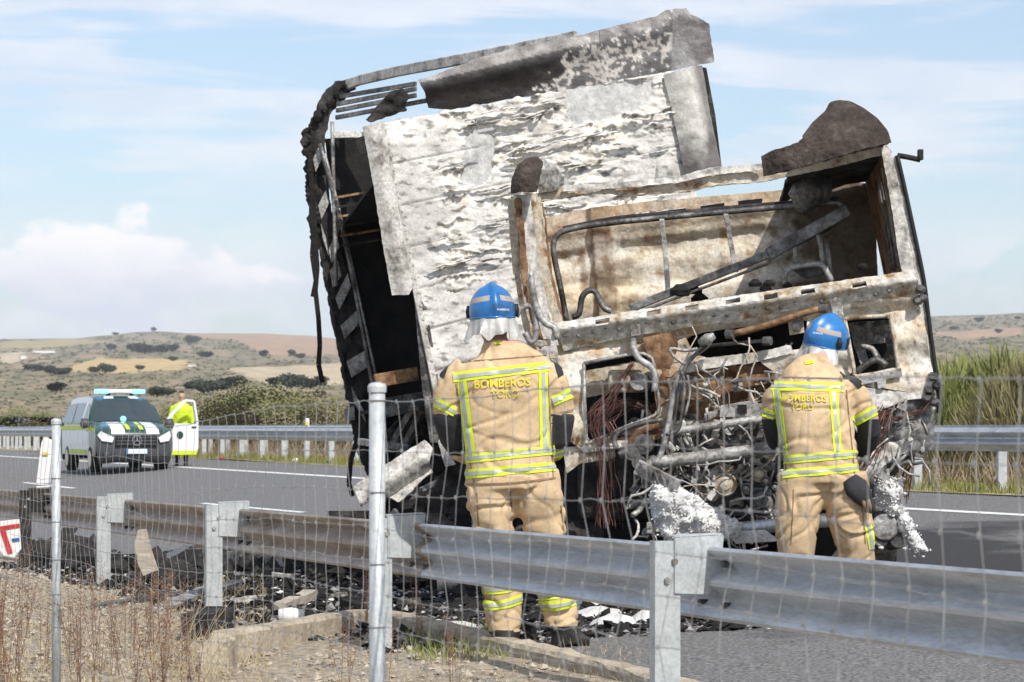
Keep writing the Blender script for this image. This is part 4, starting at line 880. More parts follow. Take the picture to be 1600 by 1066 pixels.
# cant rail and roof bows
SIDE = Vector((-math.sin(R(9.5)), math.cos(R(9.5)), 0))
def sidept(px, py, back): return TF.shifted(back).hit(px, py)
cr = MB(); pts = [(532, 138, 3.9), (560, 126, 3.6), (620, 112, 2.8), (700, 97, 1.8), (800, 78, .9), (900, 57, .35)]
for (a, b) in zip(pts, pts[1:]): cr.bar(sidept(*a), sidept(*b), .09, .05)
cr.build('cant_rail', M['ashmetal'], trl, bevel=.008)
for a, b in (((532, 151), (650, 131)), ((527, 163), (650, 139)), ((526, 173), (650, 149)), ((525, 184), (668, 157))):
    mb = MB(); mb.bar(sidept(a[0], a[1], 3.7), sidept(b[0], b[1], 3.0), .04, .03); mb.build('roof_bow', M['steel'], trl, bevel=.004)
sheet('roof_scrap', [(572, 188), (590, 165), (610, 143), (628, 138), (640, 150), (632, 165), (636, 172), (600, 184), (580, 192)], TF.shifted(.5), M['char'], trl, step=3, disp=rough(.12), solid=.02)
# side frame at the rear of what still stands
SP = TF.shifted(3.8)
sheet('side_frame', [(478, 215), (488, 185), (505, 150), (524, 128), (548, 124), (556, 138), (534, 150), (515, 180), (506, 215), (512, 300), (524, 360), (545, 440), (566, 530), (585, 600), (600, 680), (606, 740), (575, 742), (556, 700), (540, 610), (520, 500), (500, 400), (486, 310)], SP, M['char'], trl, step=3, disp=lambda x, y: .05*fb(x*.05, y*.03, 2), solid=.05)
for q in ([(496, 322), (508, 298), (513, 318), (501, 345)], [(500, 350), (503, 372), (512, 400), (508, 372)], [(512, 392), (524, 365), (529, 386), (517, 412)], [(514, 424), (527, 408), (532, 432), (519, 450)], [(523, 466), (542, 428), (547, 448), (529, 485)], [(531, 510), (562, 480), (566, 500), (537, 530)], [(540, 565), (575, 545), (580, 570), (548, 590)], [(537, 640), (552, 634), (553, 656), (538, 658)], [(548, 605), (566, 640), (570, 660), (552, 630)], [(488, 250), (500, 225), (504, 245), (492, 270)]):
    slab('curtain_strap', q, SP, .02, M['palesteel'], trl, bevel=0, d=.08)
for pts, r, m in (([(519, 190), (522, 320), (525, 447)], .018, 'palesteel'), ([(500, 225), (540, 380), (575, 560), (590, 640)], .022, 'steel'), ([(507, 240), (530, 330), (562, 470), (588, 590)], .015, 'palesteel')):
    ptube('frame_pole', pts, SP.shifted(-.14), r, M[m], trl, 6)
rnd = random.Random(8)
for k in range(110):       # charred tarpaulin crust along the frame's edge
    t = rnd.random(); 
    if t < .35: x, y = 484+70*t/.35*1.0, 205-80*(t/.35)**.8
    else: x, y = 479+(t-.35)*12+ (t-.35)**2*20, 210+(t-.35)*260
    s_ = rnd.uniform(.015, .045); q = SP.hit(x+rnd.gauss(0, 3), y+rnd.gauss(0, 4), rnd.uniform(-.02, .1)); b = MB(); b.loft([(q-UP*s_, s_*.5, s_*.5), (q, s_, s_*.9), (q+UP*s_*.9, s_*.4, s_*.5)], 6); b.build('tarpaulin_crust', M['soot'] if k % 3 else M['char'], trl)
for pts in ([(485, 290), (490, 350), (486, 400), (492, 440), (487, 465)], [(490, 360), (494, 420), (491, 455), (496, 500), (498, 540), (496, 570), (502, 598)], [(482, 240), (486, 300), (484, 350), (489, 372)], [(555, 690), (546, 720), (543, 755), (549, 775)]):
    P = [SP.hit(x, y, .12) for x, y in pts]; mb = MB()
    for a, b in zip(P, P[1:]): mb.bar(a, b, .045, .006, up=(1, 0, 0))
    mb.build('hanging_strip', M['soot'], trl)
# dark hold: far side, end, floor, roof remains
hb = MB()
fl_, fr_ = TF.hit(640, 640)-TF.n*.1, TF.hit(1120, 600)-TF.n*.1
A_ = TF.hit(600, 205)-TF.n*.1; B_ = TF.hit(1060, 140)-TF.n*.1; Lb = SIDE*4.0
hb.add([A_+Lb-UP*.45+TF.u*.05, B_+Lb-UP*.45, fr_+Lb, fl_+Lb+TF.u*.05], [(0, 1, 2, 3)]); hb.add([B_-UP*.2, B_+Lb-UP*.45, fr_+Lb, fr_], [(0, 1, 2, 3)]); hb.add([fl_, fr_, fr_+Lb, fl_+Lb], [(0, 1, 2, 3)]); hb.add([A_-UP*.15+TF.u*.1, B_-UP*.25, B_+Lb-UP*.5, A_+Lb-UP*.45+TF.u*.05], [(0, 1, 2, 3)])
hb.build('burnt_hold', M['soot'], trl, solid=.03)
dh = MB(); dh.add([TF.shifted(4.0).hit(x, y) for x, y in ((508, 217), (600, 214), (700, 300), (730, 720), (606, 720), (560, 540), (524, 370))], [(0, 1, 2, 3, 4, 5, 6)]); dh.build('hold_dark_sheet', M['soot'], trl, solid=.02)  # added dark sheet: makes the gap read as the hold's unlit interior
for k in range(6):
    y = 306+k*15; mb = MB(); mb.bar(sidept(524+k*2, y+3, 3.6), sidept(588+k*3, y-8, 3.6), .02, .03); mb.build('side_slat', M['char'] if k % 2 else M['rust'], trl)
slab('roof_edge', [(520, 205), (560, 205), (580, 208), (578, 216), (545, 215), (522, 216)], TF.shifted(3.5), .05, M['ashmetal'], trl)
sheet('side_curtain', [(556, 216), (575, 210), (574, 240), (566, 245), (558, 230)], TF.shifted(1.0), M['char'], trl, step=3, disp=rough(.05))
slab('side_beam', [(585, 585), (652, 573), (655, 594), (590, 606)], TF.shifted(.4), .1, M['rust'], trl); slab('side_beam', [(588, 625), (660, 612), (662, 640), (592, 655)], TF.shifted(.8), .1, M['steel'], trl)
sheet('corner_leg', [(648, 470), (664, 470), (680, 560), (690, 640), (696, 690), (672, 692), (660, 610)], TF.shifted(.02), M['steel'], trl, step=3, disp=rough(.03), solid=.03)
for a, b in (((650, 632), (608, 705)), ((660, 640), (622, 720)), ((640, 700), (560, 690)), ((590, 600), (596, 740))):
    mb = MB(); mb.bar(sidept(a[0], a[1], .6), sidept(b[0], b[1], .8), .06, .05); mb.build('underframe_strut', M['steel'], trl, bevel=.005)
sheet('collapsed_underbody', [(585, 690), (640, 640), (700, 640), (800, 690), (900, 690), (905, 870), (760, 890), (660, 830), (600, 800)], TF.shifted(.9), M['char'], trl, step=5, disp=lambda x, y: .25*fb(x*.012, y*.015, 2), solid=.02)
rnd = random.Random(17)
for k in range(46):
    x = rnd.uniform(590, 900); y = rnd.uniform(690, 870); q = TF.hit(x, y, rnd.uniform(-.7, .1)); e = q+Vector((rnd.gauss(0, .35), rnd.gauss(0, .2), rnd.gauss(0, .2))); mb = MB(); mb.bar(q, e, rnd.uniform(.03, .12), rnd.uniform(.01, .05)); mb.build('underframe_strut', M[rnd.choice(['char', 'soot', 'steel', 'char'])], trl)
def fold(x, y):
    v = (y-760+.66*(x-553)); return .10*abs(math.sin(v*.06))+.03*fb(x*.03, y*.03, 2)
sheet('torn_side_guard', [(552, 762), (580, 740), (640, 702), (664, 688), (674, 700), (668, 720), (676, 738), (660, 748), (622, 786), (610, 778), (580, 780), (562, 792)], TF.shifted(-.5), M['ashmetal'], trl, step=3, disp=fold, solid=.008)
sheet('torn_side_guard', [(684, 690), (690, 680), (706, 712), (712, 726), (696, 730)], TF.shifted(-.4), M['ashmetal'], trl, step=3, disp=rough(.05), solid=.008)
sheet('hanging_tarpaulin', [(660, 800), (690, 740), (715, 720), (735, 740), (733, 805)], TF.shifted(-.3), M['char'], trl, step=4, disp=lambda x, y: .08*fb(x*.03, y*.03, 2), solid=.01)
# ================================================================== PEOPLE
def finish_body(mb, name, mats, parent, classify, voxel=.0105, wrinkle=.011, Yc=14):
    me = mb.mesh(name); o = bpy.data.objects.new(name, me); COL.objects.link(o)
    md = o.modifiers.new('r', 'REMESH'); md.mode = 'VOXEL'; md.voxel_size = voxel
    md = o.modifiers.new('s', 'SMOOTH'); md.factor = .5; md.iterations = 10
    dg = bpy.context.evaluated_depsgraph_get(); m2 = bpy.data.meshes.new_from_object(o.evaluated_get(dg)); o.modifiers.clear(); o.data = m2
    m2.materials.clear()
    for m in mats: m2.materials.append(m)
    co = [v.co.copy() for v in m2.vertices]; nr = [v.normal.copy() for v in m2.vertices]
    for v, c, n in zip(m2.vertices, co, nr):
        k = classify(c)
        if k in (0, 1):
            q1 = noise.noise(Vector((c.x*2.6+c.z*2.2, c.y*3, c.z*6.5-c.x*2))); q2 = noise.noise(Vector((c.x*5-c.z*4, c.y*4+7, c.z*5+c.x*3)))
            a = .8*noise.noise(Vector((c.x*3.1, c.y*4, c.z*4.2)))-.9*math.exp(-(q1/.09)**2)-.6*math.exp(-(q2/.07)**2)+.5*math.exp(-((q1-.13)/.07)**2)
            v.co = c+n*(wrinkle*a*(1.5 if k == 1 else 1))
    m2.update()
    for p in m2.polygons: p.material_index = classify(p.center); p.use_smooth = True
    o.parent = parent; o.matrix_parent_inverse = parent.matrix_world.inverted()
    bvh = BVHTree.FromPolygons([v.co.copy() for v in m2.vertices], [tuple(p.vertices) for p in m2.polygons])
    return o, bvh
def on_back(bvh, px, py, Y, lift):
    """point of the body hit by the line of sight through a traced point, lifted off the cloth"""
    c = Vector((0, 0, CZ)); d = (at(px, py, Y)-c).normalized()
    h = bvh.ray_cast(c, d)
    if h[0] is None:
        q = bvh.find_nearest(at(px, py, Y)); return q[0]+q[1]*lift
    return h[0]+h[1].normalized()*lift
def band(name, bvh, a, b, Y, w_, m, parent, lift=.004, n=26, sub=3):
    mb = MB(); wp = w_
    dx, dy = b[0]-a[0], b[1]-a[1]; l_ = math.hypot(dx, dy); nxp, nyp = -dy/l_, dx/l_; k = sub+1
    for i in range(n+1):
        t = i/n
        for j in range(k):
            s_ = (j/sub-.5)*wp; bow = b[2] if len(b) > 2 else 0
            mb.v.append(tuple(on_back(bvh, a[0]+dx*t+nxp*s_, a[1]+dy*t+nyp*s_+bow*math.sin(math.pi*t), Y, lift)))
    for i in range(n):
        for j in range(sub): mb.f.append((i*k+j, i*k+j+1, (i+1)*k+j+1, (i+1)*k+j)); mb.mi.append(0)
    return mb.build(name, m, parent, smooth=True, solid=.002)
def tri_band(bvh, a, b, Y, parent, w_=15):
    dx, dy = b[0]-a[0], b[1]-a[1]; l_ = math.hypot(dx, dy); nxp, nyp = -dy/l_, dx/l_
    yb = band('reflective_stripe', bvh, a, b, Y, w_, M['fluo'], parent, .004)
    band('silver_strip', bvh, a, b, Y, w_*.40, M['silver'], yb, .007)
def cloth_text(txt, bvh, cx, cy, w_px, slope, Y, parent, m, lift=.011):
    cu = bpy.data.curves.new('t', 'FONT'); cu.body = txt; cu.align_x = 'CENTER'; cu.align_y = 'CENTER'; cu.size = 1; cu.resolution_u = 3; cu.offset = .02
    to = bpy.data.objects.new('t', cu); COL.objects.link(to); bpy.context.view_layer.update(); dg = bpy.context.evaluated_depsgraph_get()
    me = bpy.data.meshes.new_from_object(to.evaluated_get(dg)); bpy.data.objects.remove(to)
    xs = [v.co.x for v in me.vertices]; k = w_px/(max(xs)-min(xs))
    bm = bmesh.new(); bm.from_mesh(me); bmesh.ops.triangulate(bm, faces=bm.faces); bmesh.ops.subdivide_edges(bm, edges=[e for e in bm.edges if e.calc_length() > .12], cuts=3)
    for v in bm.verts:      # printed patch bridges the small folds: it lies on their crests
        x_, y_ = cx+v.co.x*k, cy-v.co.y*k*1.05+slope*v.co.x*k
        yy_ = min(on_back(bvh, x_+a*w_px*.07, y_+b2*w_px*.07, Y, 0).y for a in (-1, 0, 1) for b2 in (-1, 0, 1))
        v.co = at(x_, y_, yy_-lift*.5)
    bm.to_mesh(me); bm.free(); me.materials.clear(); me.materials.append(m)
    o = bpy.data.objects.new('lettering', me); COL.objects.link(o); o.parent = parent; o.matrix_parent_inverse = parent.matrix_world.inverted(); return o
def hand(mb, wrist, d, up, side):
    """a gloved hand: palm, four curled fingers of unequal length, thumb from the side of the palm"""
    d = d.normalized(); s_ = d.cross(up).normalized()*side; u = s_.cross(d).normalized()*side
    mb.loft([(wrist, .032, .026), (wrist+d*.045, .045, .022), (wrist+d*.095, .046, .02)], 12)
    for k, ln in enumerate((.075, .085, .08, .062)):
        b = wrist+d*.09+s_*(-.033+.022*k); P = [b, b+d*ln*.4-u*.008, b+d*ln*.75-u*.03, b+d*ln*.85-u*.055]; mb.tube(P, [.0105, .0105, .0095, .008], 8)
    b = wrist+d*.03-s_*.035; mb.tube([b, b+d*.03-s_*.028-u*.01, b+d*.062-s_*.03-u*.03], [.013, .012, .009], 8)
def helmet(parent, c, tilt, turn, sc_=1.0):
    """blue firefighter helmet seen from behind: dome, crest, band, side clips, brim, neck curtain"""
    Mx = Matrix.Translation(c) @ Matrix.Rotation(turn, 4, 'Z') @ Matrix.Rotation(tilt, 4, 'Y') @ Matrix.Scale(sc_, 4)
    def surf(th, ph, k=1.0):      # th from the top, ph round
        x = .128*math.sin(th)*math.cos(ph); y = .155*math.sin(th)*math.sin(ph); z = .150*math.cos(th)
        cr = math.exp(-(x/.022)**2)*.014*(1 if th < 1.5 else max(0, 1-(th-1.5)*4)); r = 1+cr/.13
        return Mx @ Vector((x*r*k, y*r*k, z*r*k))
    mb = MB(); nt_, npz = 22, 64; tmax = 1.82
    for i in range(nt_+1):
        for k in range(npz): mb.v.append(tuple(surf(tmax*i/nt_, 2*math.pi*k/npz)))
    for i in range(nt_):
        for k in range(npz): mb.f.append((i*npz+k, i*npz+(k+1) % npz, (i+1)*npz+(k+1) % npz, (i+1)*npz+k)); mb.mi.append(0)
    h = mb.build('helmet', M['blue'], parent, smooth=True, solid=.004)
    for side in (-1, 1):          # reflective band in two halves
        b = MB(); n = 20
        for i in range(n+1):
            ph = -math.pi/2+side*(.25+1.25*i/n)
            for th in (.98, 1.06, 1.14, 1.2): b.v.append(tuple(surf(th+.10*i/n, ph, 1.012)))
        for i in range(n):
            for j in range(3): b.f.append((i*4+j, i*4+j+1, (i+1)*4+j+1, (i+1)*4+j)); b.mi.append(0)
        b.build('reflective_band', M['band'], h, smooth=True, solid=.002)
    for ph in (.1, math.pi-.1):
        b = MB(); q = surf(1.55, ph-.25, 1.03); b.loft([(q+Vector((0, 0, -.035)), .014, .02), (q, .02, .03), (q+Vector((0, 0, .035)), .012, .016)], 10); b.build('side_clip', M['black'], h, smooth=True)
    vz = MB(); n = 24
    for i in range(n+1):
        ph = math.pi/2-1.2+2.4*i/n
        for th in (1.35, 1.6, 1.85): vz.v.append(tuple(surf(th, ph, 1.04)))
    for i in range(n):
        for j in range(2): vz.f.append((i*3+j, i*3+j+1, (i+1)*3+j+1, (i+1)*3+j)); vz.mi.append(0)
    vz.build('visor', M['black'], h, smooth=True, solid=.003)
    rim_ = MB(); rim_.tube([surf(tmax, 2*math.pi*k/48, 1.01) for k in range(49)], .006, 6); rim_.build('rim', M['blue'], h, smooth=True)
    nb = MB(); n = 40; m = 6
    for i in range(n+1):
        ph = math.pi+.15+(math.pi-.3)*i/n
        for j in range(m+1):
            t = j/m; rr = .95+.34*t*(1-.35*t); q = surf(1.75, ph, 1.0); q0 = Mx @ Vector((0, 0, -.03)); f_ = 1+.11*math.sin(i*.55+1)*t+.05*math.sin(i*1.2)*t
            e = Vector((q0.x+(q.x-q0.x)*rr*f_, q0.y+(q.y-q0.y)*rr*f_, q.z-.115*t*(1+.16*math.sin(i*.42+1)+.08*math.sin(i*.9)))); nb.v.append(tuple(e))
    for i in range(n):
        for j in range(m): nb.f.append((i*(m+1)+j, i*(m+1)+j+1, (i+1)*(m+1)+j+1, (i+1)*(m+1)+j)); nb.mi.append(0)
    nb.build('neck_curtain', M['neck'], h, smooth=True, solid=.002)
    return h, Mx
def head_rings(Y, pts): return [(at(x, y, Y+dy), rx, ry) for x, y, dy, rx, ry in pts]

# --- firefighter standing upright
Y1 = 14.1
f1 = thing('person', on_ground(835, 1002), 'person in tan firefighter suit and blue helmet standing upright, back turned, arms low', 'person')
f1.location.z = ground(at(835, 1002, Y1).x, Y1); f1.location.x = at(835, 1002, Y1).x; f1.location.y = Y1; bpy.context.view_layer.update()
b = MB()
P = lambda x, y, dy=0.0: at(x, y, Y1+dy)
b.loft([(P(799, 764), .245, .175), (P(799, 745), .25, .175), (P(797, 715), .247, .165), (P(794, 680), .25, .165), (P(790, 640), .262, .17), (P(787, 605), .275, .175), (P(785, 580), .272, .165), (P(783, 563), .235, .14), (P(781, 551), .17, .115), (P(777, 542), .10, .09)], 36, power=2.5)
b.loft([(P(777, 548), .07, .075), (P(774, 530, .03), .066, .072), (P(771, 515, .05), .08, .095), (P(770, 495, .05), .088, .11), (P(770, 472, .05), .08, .10), (P(770, 458, .05), .045, .06)], 20)
b.loft([(P(778, 556), .12, .11), (P(777, 546), .095, .095), (P(776, 537, .01), .086, .09)], 20)
b.loft([(P(770, 500, .155), .014, .02), (P(770, 506, .165), .018, .022), (P(770, 511, .15), .01, .01)], 8)
for sx in (-1, 1): b.loft([(P(770+sx*25, 490, .05), .012, .02), (P(770+sx*26, 500, .05), .014, .022), (P(770+sx*24, 508, .05), .008, .012)], 8)
b.loft([(P(745, 578), .06, .08), (P(728, 580), .09, .10), (P(710, 598), .095, .10), (P(699, 625), .088, .095), (P(699, 655, .02), .082, .085), (P(706, 685, .08), .07, .07), (P(718, 706, .17), .058, .058), (P(731, 717, .27), .042, .04)], 20)
b.loft([(P(826, 578), .06, .08), (P(844, 580), .09, .10), (P(862, 598), .095, .10), (P(873, 625), .086, .095), (P(876, 655, .02), .08, .085), (P(873, 685, .06), .07, .07), (P(865, 706, .15), .058, .058), (P(853, 718, .25), .042, .04)], 20)
hand(b, P(731, 717, .27), Vector((.6, .7, -.3)), Vector((0, 0, 1)), 1); hand(b, P(853, 718, .25), Vector((-.6, .7, -.3)), Vector((0, 0, 1)), -1)
b.loft([(P(770, 740), .16, .15), (P(766, 780), .138, .155), (P(771, 830), .125, .13), (P(780, 880), .112, .115), (P(785, 930), .108, .11), (P(789, 975), .10, .105), (P(790, 990), .092, .10)], 22)
b.loft([(P(830, 740), .16, .15), (P(842, 780), .142, .155), (P(853, 830), .128, .13), (P(864, 880), .115, .115), (P(871, 930), .11, .11), (P(877, 968), .105, .105), (P(878, 982), .095, .10)], 22)
b.loft([(P(791, 975), .07, .085), (P(791, 992), .066, .11), (P(791, 1003), .062, .13), (P(791, 1007), .06, .13)], 16); b.loft([(P(791, 996, .05), .05, .03), (P(793, 1002, .15), .048, .02), (P(794, 1005, .2), .03, .015)], 12)
b.loft([(P(880, 970), .075, .085), (P(884, 990), .085, .09), (P(888, 1003), .11, .075), (P(889, 1008), .11, .07)], 16); b.loft([(P(893, 997), .03, .05), (P(908, 1001, -.02), .03, .045), (P(922, 1003, -.03), .018, .035)], 12)
def cls1(c):
    px = 800+c.x/c.y*F; py = HZ-(c.z-CZ)/c.y*F
    if py < 537 and 730 < px < 815: return 4
    if py > 986 and px < 830 or py > 978 and px >= 830: return 3
    if (px < 730 or px > 862) and 648 < py < 712 and (c.y < Y1+.21): return 2
    if py > 700 and c.y > Y1+.235 and py < 745 and (px < 770 or px > 815): return 5
    if py > 762: return 1
    return 0
body1, bv1 = finish_body(b, 'body', [M['tan'], M['tan'], M['sleeve'], M['boot'], M['skin'], M['leather']], f1, cls1)
tri_band(bv1, (708, 590), (858, 573), Y1, f1, 15); tri_band(bv1, (728, 717), (866, 703), Y1, f1, 14); tri_band(bv1, (728, 741), (867, 729), Y1, f1, 14)
tri_band(bv1, (722, 596), (737, 715), Y1, f1, 14); tri_band(bv1, (848, 582), (851, 705), Y1, f1, 14)
tri_band(bv1, (681, 628), (711, 644), Y1, f1, 15); tri_band(bv1, (864, 627), (892, 614), Y1, f1, 15); tri_band(bv1, (863, 712), (884, 706), Y1+.1, f1, 9)
for a, b_ in (((757, 921), (813, 912)), ((757, 946), (815, 935)), ((842, 931), (899, 920)), ((843, 946), (899, 939))): tri_band(bv1, a, (b_[0], b_[1], 4), Y1, f1, 14)
cloth_text('BOMBEROS', bv1, 785, 599, 88, -.055, Y1, f1, M['print']); cloth_text('TORO', bv1, 789, 616, 44, -.055, Y1, f1, M['print'])
band('hem_fold', bv1, (729, 757), (867, 747, 3), Y1, 3, M['leather'], f1, .004); band('collar_tag', bv1, (773, 537), (783, 536), Y1, 4, M['fluo'], f1, .006, 6)
for a, b_, w_ in (((702, 556), (690, 590), 9), ((866, 556), (876, 588), 9)): band('shoulder_patch', bv1, a, b_, Y1, w_, M['sleeve'], f1, .004, 10)
for a, b_ in (((712, 600), (742, 760)), ((856, 585), (864, 748)), ((720, 566), (850, 556)), ((797, 768), (800, 800)), ((745, 770), (752, 900)), ((876, 790), (888, 905))): band('seam', bv1, a, b_, Y1, 1.6, M['leather'], f1, .002, 18, 1)
pk = MB(); q = P(868, 790, -.01); pk.box(q, (.05, .12, .16), Matrix.Rotation(.2, 3, 'Y')); pk.build('pocket', M['tan'], f1, bevel=.02)
h1_, mx1 = helmet(f1, P(769, 487, .05), R(-2), R(8))
# --- firefighter bending forward at the front of the cab
Y2 = 15.5
p2_ = at(1290, 957, Y2); gz2 = ground(p2_.x, p2_.y)
f2 = thing('person', (p2_.x, p2_.y, gz2), 'person in tan firefighter suit and blue helmet bending towards the engine, gloves clipped at hip', 'person')
P = lambda x, y, dy=0.0: at(x, y, Y2+dy)
b = MB(); kx2 = .9
b.loft([(P(1283, 756), .222, .17), (P(1283, 738), .226, .17), (P(1281, 705), .224, .16), (P(1277, 670, .02), .228, .165), (P(1273, 635, .05), .238, .17), (P(1271, 610, .09), .236, .165), (P(1270, 593, .13), .205, .15), (P(1272, 580, .17), .15, .125), (P(1277, 570, .2), .10, .10)], 36, power=2.4)
b.loft([(P(1276, 574, .2), .07, .075), (P(1281, 560, .24), .066, .07), (P(1287, 548, .27), .082, .1), (P(1291, 530, .29), .088, .11), (P(1294, 512, .3), .078, .1), (P(1295, 502, .3), .045, .06)], 20)
b.loft([(P(1275, 580, .17), .13, .11), (P(1278, 572, .2), .095, .095), (P(1280, 564, .23), .086, .09)], 20)
b.loft([(P(1302, 545, .38), .014, .02), (P(1303, 550, .39), .018, .022), (P(1302, 554, .38), .01, .01)], 8)
b.loft([(P(1240, 606, .1), .06, .08), (P(1224, 606, .1), .09, .10), (P(1212, 622, .1), .080, .09), (P(1207, 645, .13), .072, .08), (P(1208, 668, .2), .066, .07), (P(1213, 690, .32), .06, .06), (P(1224, 702, .45), .043, .042)], 20)
b.loft([(P(1308, 606, .1), .06, .08), (P(1326, 606, .1), .10, .11), (P(1340, 624, .1), .088, .095), (P(1351, 648, .13), .082, .085), (P(1358, 672, .18), .072, .075), (P(1356, 694, .32), .062, .06), (P(1345, 706, .46), .044, .042)], 20)
hand(b, P(1224, 702, .45), Vector((.5, .8, -.2)), Vector((0, 0, 1)), 1); hand(b, P(1345, 706, .46), Vector((-.5, .8, -.2)), Vector((0, 0, 1)), -1)
b.loft([(P(1256, 745), .16, .16), (P(1248, 790), .14, .155), (P(1244, 835), .128, .13), (P(1244, 880, .03), .11, .115), (P(1246, 938, .03), .105, .108), (P(1246, 947, .03), .095, .1)], 22)
b.loft([(P(1314, 745), .16, .16), (P(1325, 790), .145, .155), (P(1334, 835), .13, .13), (P(1340, 880, .03), .112, .115), (P(1343, 938, .03), .105, .108), (P(1343, 947, .03), .095, .1)], 22)
for x in (1246, 1343): b.loft([(P(x, 932, .03), .07, .085), (P(x, 948, .03), .066, .115), (P(x, 956, .05), .062, .14), (P(x, 959, .05), .06, .14)], 16)
def cls2(c):
    px = 800+c.x/c.y*F; py = HZ-(c.z-CZ)/c.y*F
    if py < 566 and 1245 < px < 1325 and c.y > Y2+.13: return 4
    if py > 945: return 3
    if (px < 1224 or px > 1340) and 655 < py < 720 and c.y < Y2+.42: return 2
    if c.y > Y2+.4 and py > 660: return 5
    if py > 754: return 1
    return 0
body2, bv2 = finish_body(b, 'body', [M['tan'], M['tan'], M['sleeve'], M['boot'], M['skin'], M['leather']], f2, cls2)
tri_band(bv2, (1206, 603), (1318, 606), Y2, f2, 14); tri_band(bv2, (1222, 719), (1340, 709), Y2, f2, 13); tri_band(bv2, (1223, 741), (1342, 731), Y2, f2, 13)
tri_band(bv2, (1213, 608), (1226, 712), Y2, f2, 12); tri_band(bv2, (1302, 612), (1309, 706), Y2, f2, 13)
tri_band(bv2, (1333, 660), (1369, 640), Y2, f2, 15); tri_band(bv2, (1193, 644), (1210, 650), Y2, f2, 12); tri_band(bv2, (1356, 820), (1363, 858), Y2, f2, 11)
cloth_text('BOMBEROS', bv2, 1257, 622, 70, .03, Y2, f2, M['print']); cloth_text('TORO', bv2, 1254, 636, 35, .03, Y2, f2, M['print'])
band('collar_tag', bv2, (1258, 568), (1270, 566), Y2, 5, M['fluo'], f2, .006, 6)
h2_, mx2 = helmet(f2, P(1291, 530, .29), R(15), R(-48))
band('shoulder_patch', bv2, (1316, 578), (1346, 604), Y2, 11, M['sleeve'], f2, .004, 10)
for a, b_ in (((1216, 615), (1230, 752)), ((1322, 610), (1336, 748)), ((1222, 590), (1318, 592)), ((1240, 765), (1236, 850)), ((1345, 765), (1352, 850))): band('seam', bv2, a, b_, Y2, 1.6, M['leather'], f2, .002, 18, 1)
gl = thing('work_gloves', P(1340, 765, -.16), 'dark pair of work gloves clipped to the belt of the bending firefighter', 'gloves')
g_ = MB(); g_.loft([(P(1328, 748, -.15), .05, .03), (P(1338, 762, -.17), .075, .035), (P(1350, 778, -.17), .06, .035), (P(1356, 790, -.16), .03, .02)], 12); g_.build('glove', M['sleeve'], gl, smooth=True)
for k in range(4):
    g_ = MB(); g_.tube([P(1345+k*5, 772+k*2, -.18), P(1350+k*5, 787+k*3, -.19), P(1354+k*4, 800+k*1, -.18)], [.014, .013, .010], 8); g_.build('finger', M['sleeve'] if k % 2 else M['leather'], gl, smooth=True)

for hx, xx, yy, w_, sl_, ff, YY in ((h1_, 786, 484, 19, .03, f1, Y1), (h2_, 1278, 521, 15, .12, f2, Y2)):
    me_ = hx.data; hb_ = BVHTree.FromPolygons([v.co.copy() for v in me_.vertices], [tuple(p.vertices) for p in me_.polygons])
    lt = cloth_text('BOMBEROS', hb_, xx, yy, w_, sl_, YY, ff, M['white'], .004); lt.parent = hx; lt.matrix_parent_inverse = hx.matrix_world.inverted()
# ================================================================== POLICE VAN
VY = 58.0; vp = at(213, 736, VY); vp.z = ground(vp.x, vp.y)
VS = .93
van = thing('police_van', vp, 'green and white police van with blue roof lights parked on the road, door open', 'van', rz=R(20.5))
van.scale = (VS, VS, VS); bpy.context.view_layer.update()
M['vgreen'] = mat('vgreen', (.014, .055, .042), .3, coat=.5, spec=.5); M['vwhite'] = mat('vwhite', (.74, .75, .76), .35, coat=.4); M['vgrey'] = mat('vgrey', (.06, .065, .07), .5); M['glass'] = mat('glass', (.03, .045, .05), .08, spec=.6, coat=.3)
M['lime'] = mat('lime', (.55, .68, .03), .5); M['chrome'] = mat('chrome', (.6, .6, .6), .2, .9); M['lamp'] = mat('lamp', (.8, .8, .78), .15, coat=.5); M['bluelight'] = mat('bluelight', (.15, .45, .95), .2, emit=((.15, .5, 1), 2.2)); M['plate'] = mat('plate', (.62, .72, .85), .4); M['tyre'] = mat('tyre', (.015, .015, .015), .85)
def vb(mb, name, m, parent=None, **k):
    o = mb.build(name, m, **k); o.parent = parent or van
    return o
def hw(z):           # half width of the body at a height
    pts = [(.25, .88), (.45, .95), (.9, .965), (1.1, .95), (1.5, .86), (1.8, .74), (1.92, .66)]
    for (a, p), (b_, q) in zip(pts, pts[1:]):
        if z <= b_: return p+(q-p)*max(0, z-a)/(b_-a)
    return .66
# outline from the bumper over bonnet, windscreen and roof to the tail: (back from nose, height)
PR = [(.14, .25), (.02, .35), (0, .55), (.02, .72), (.05, .95), (.14, 1.06), (.45, 1.16), (.95, 1.24), (1.05, 1.27), (1.40, 1.56), (1.78, 1.84), (1.95, 1.90), (2.6, 1.94), (4.2, 1.93), (4.75, 1.88), (4.95, 1.2), (5.0, .6), (4.95, .3)]
def skin(i, t, lift=0):
    f_, z = PR[i]; w_ = hw(z); cur = (.20 if f_ < 1.0 else .10 if f_ < 2 else .02)*abs(t)**3.2
    x = w_*t; dz = -(.05*abs(t)**4 if f_ > .1 else 0); return Vector((x, f_+cur-(lift if i < 11 else 0), z+dz+(lift if i > 4 else 0)))
NT = 17; ts = [-1+2*k/(NT-1) for k in range(NT)]
mb = MB()
for i in range(len(PR)):
    for t in ts: mb.v.append(tuple(skin(i, t)))
for i in range(len(PR)-1):
    for k in range(NT-1):
        mb.f.append((i*NT+k, i*NT+k+1, (i+1)*NT+k+1, (i+1)*NT+k)); mb.mi.append(2 if i < 4 else 0)
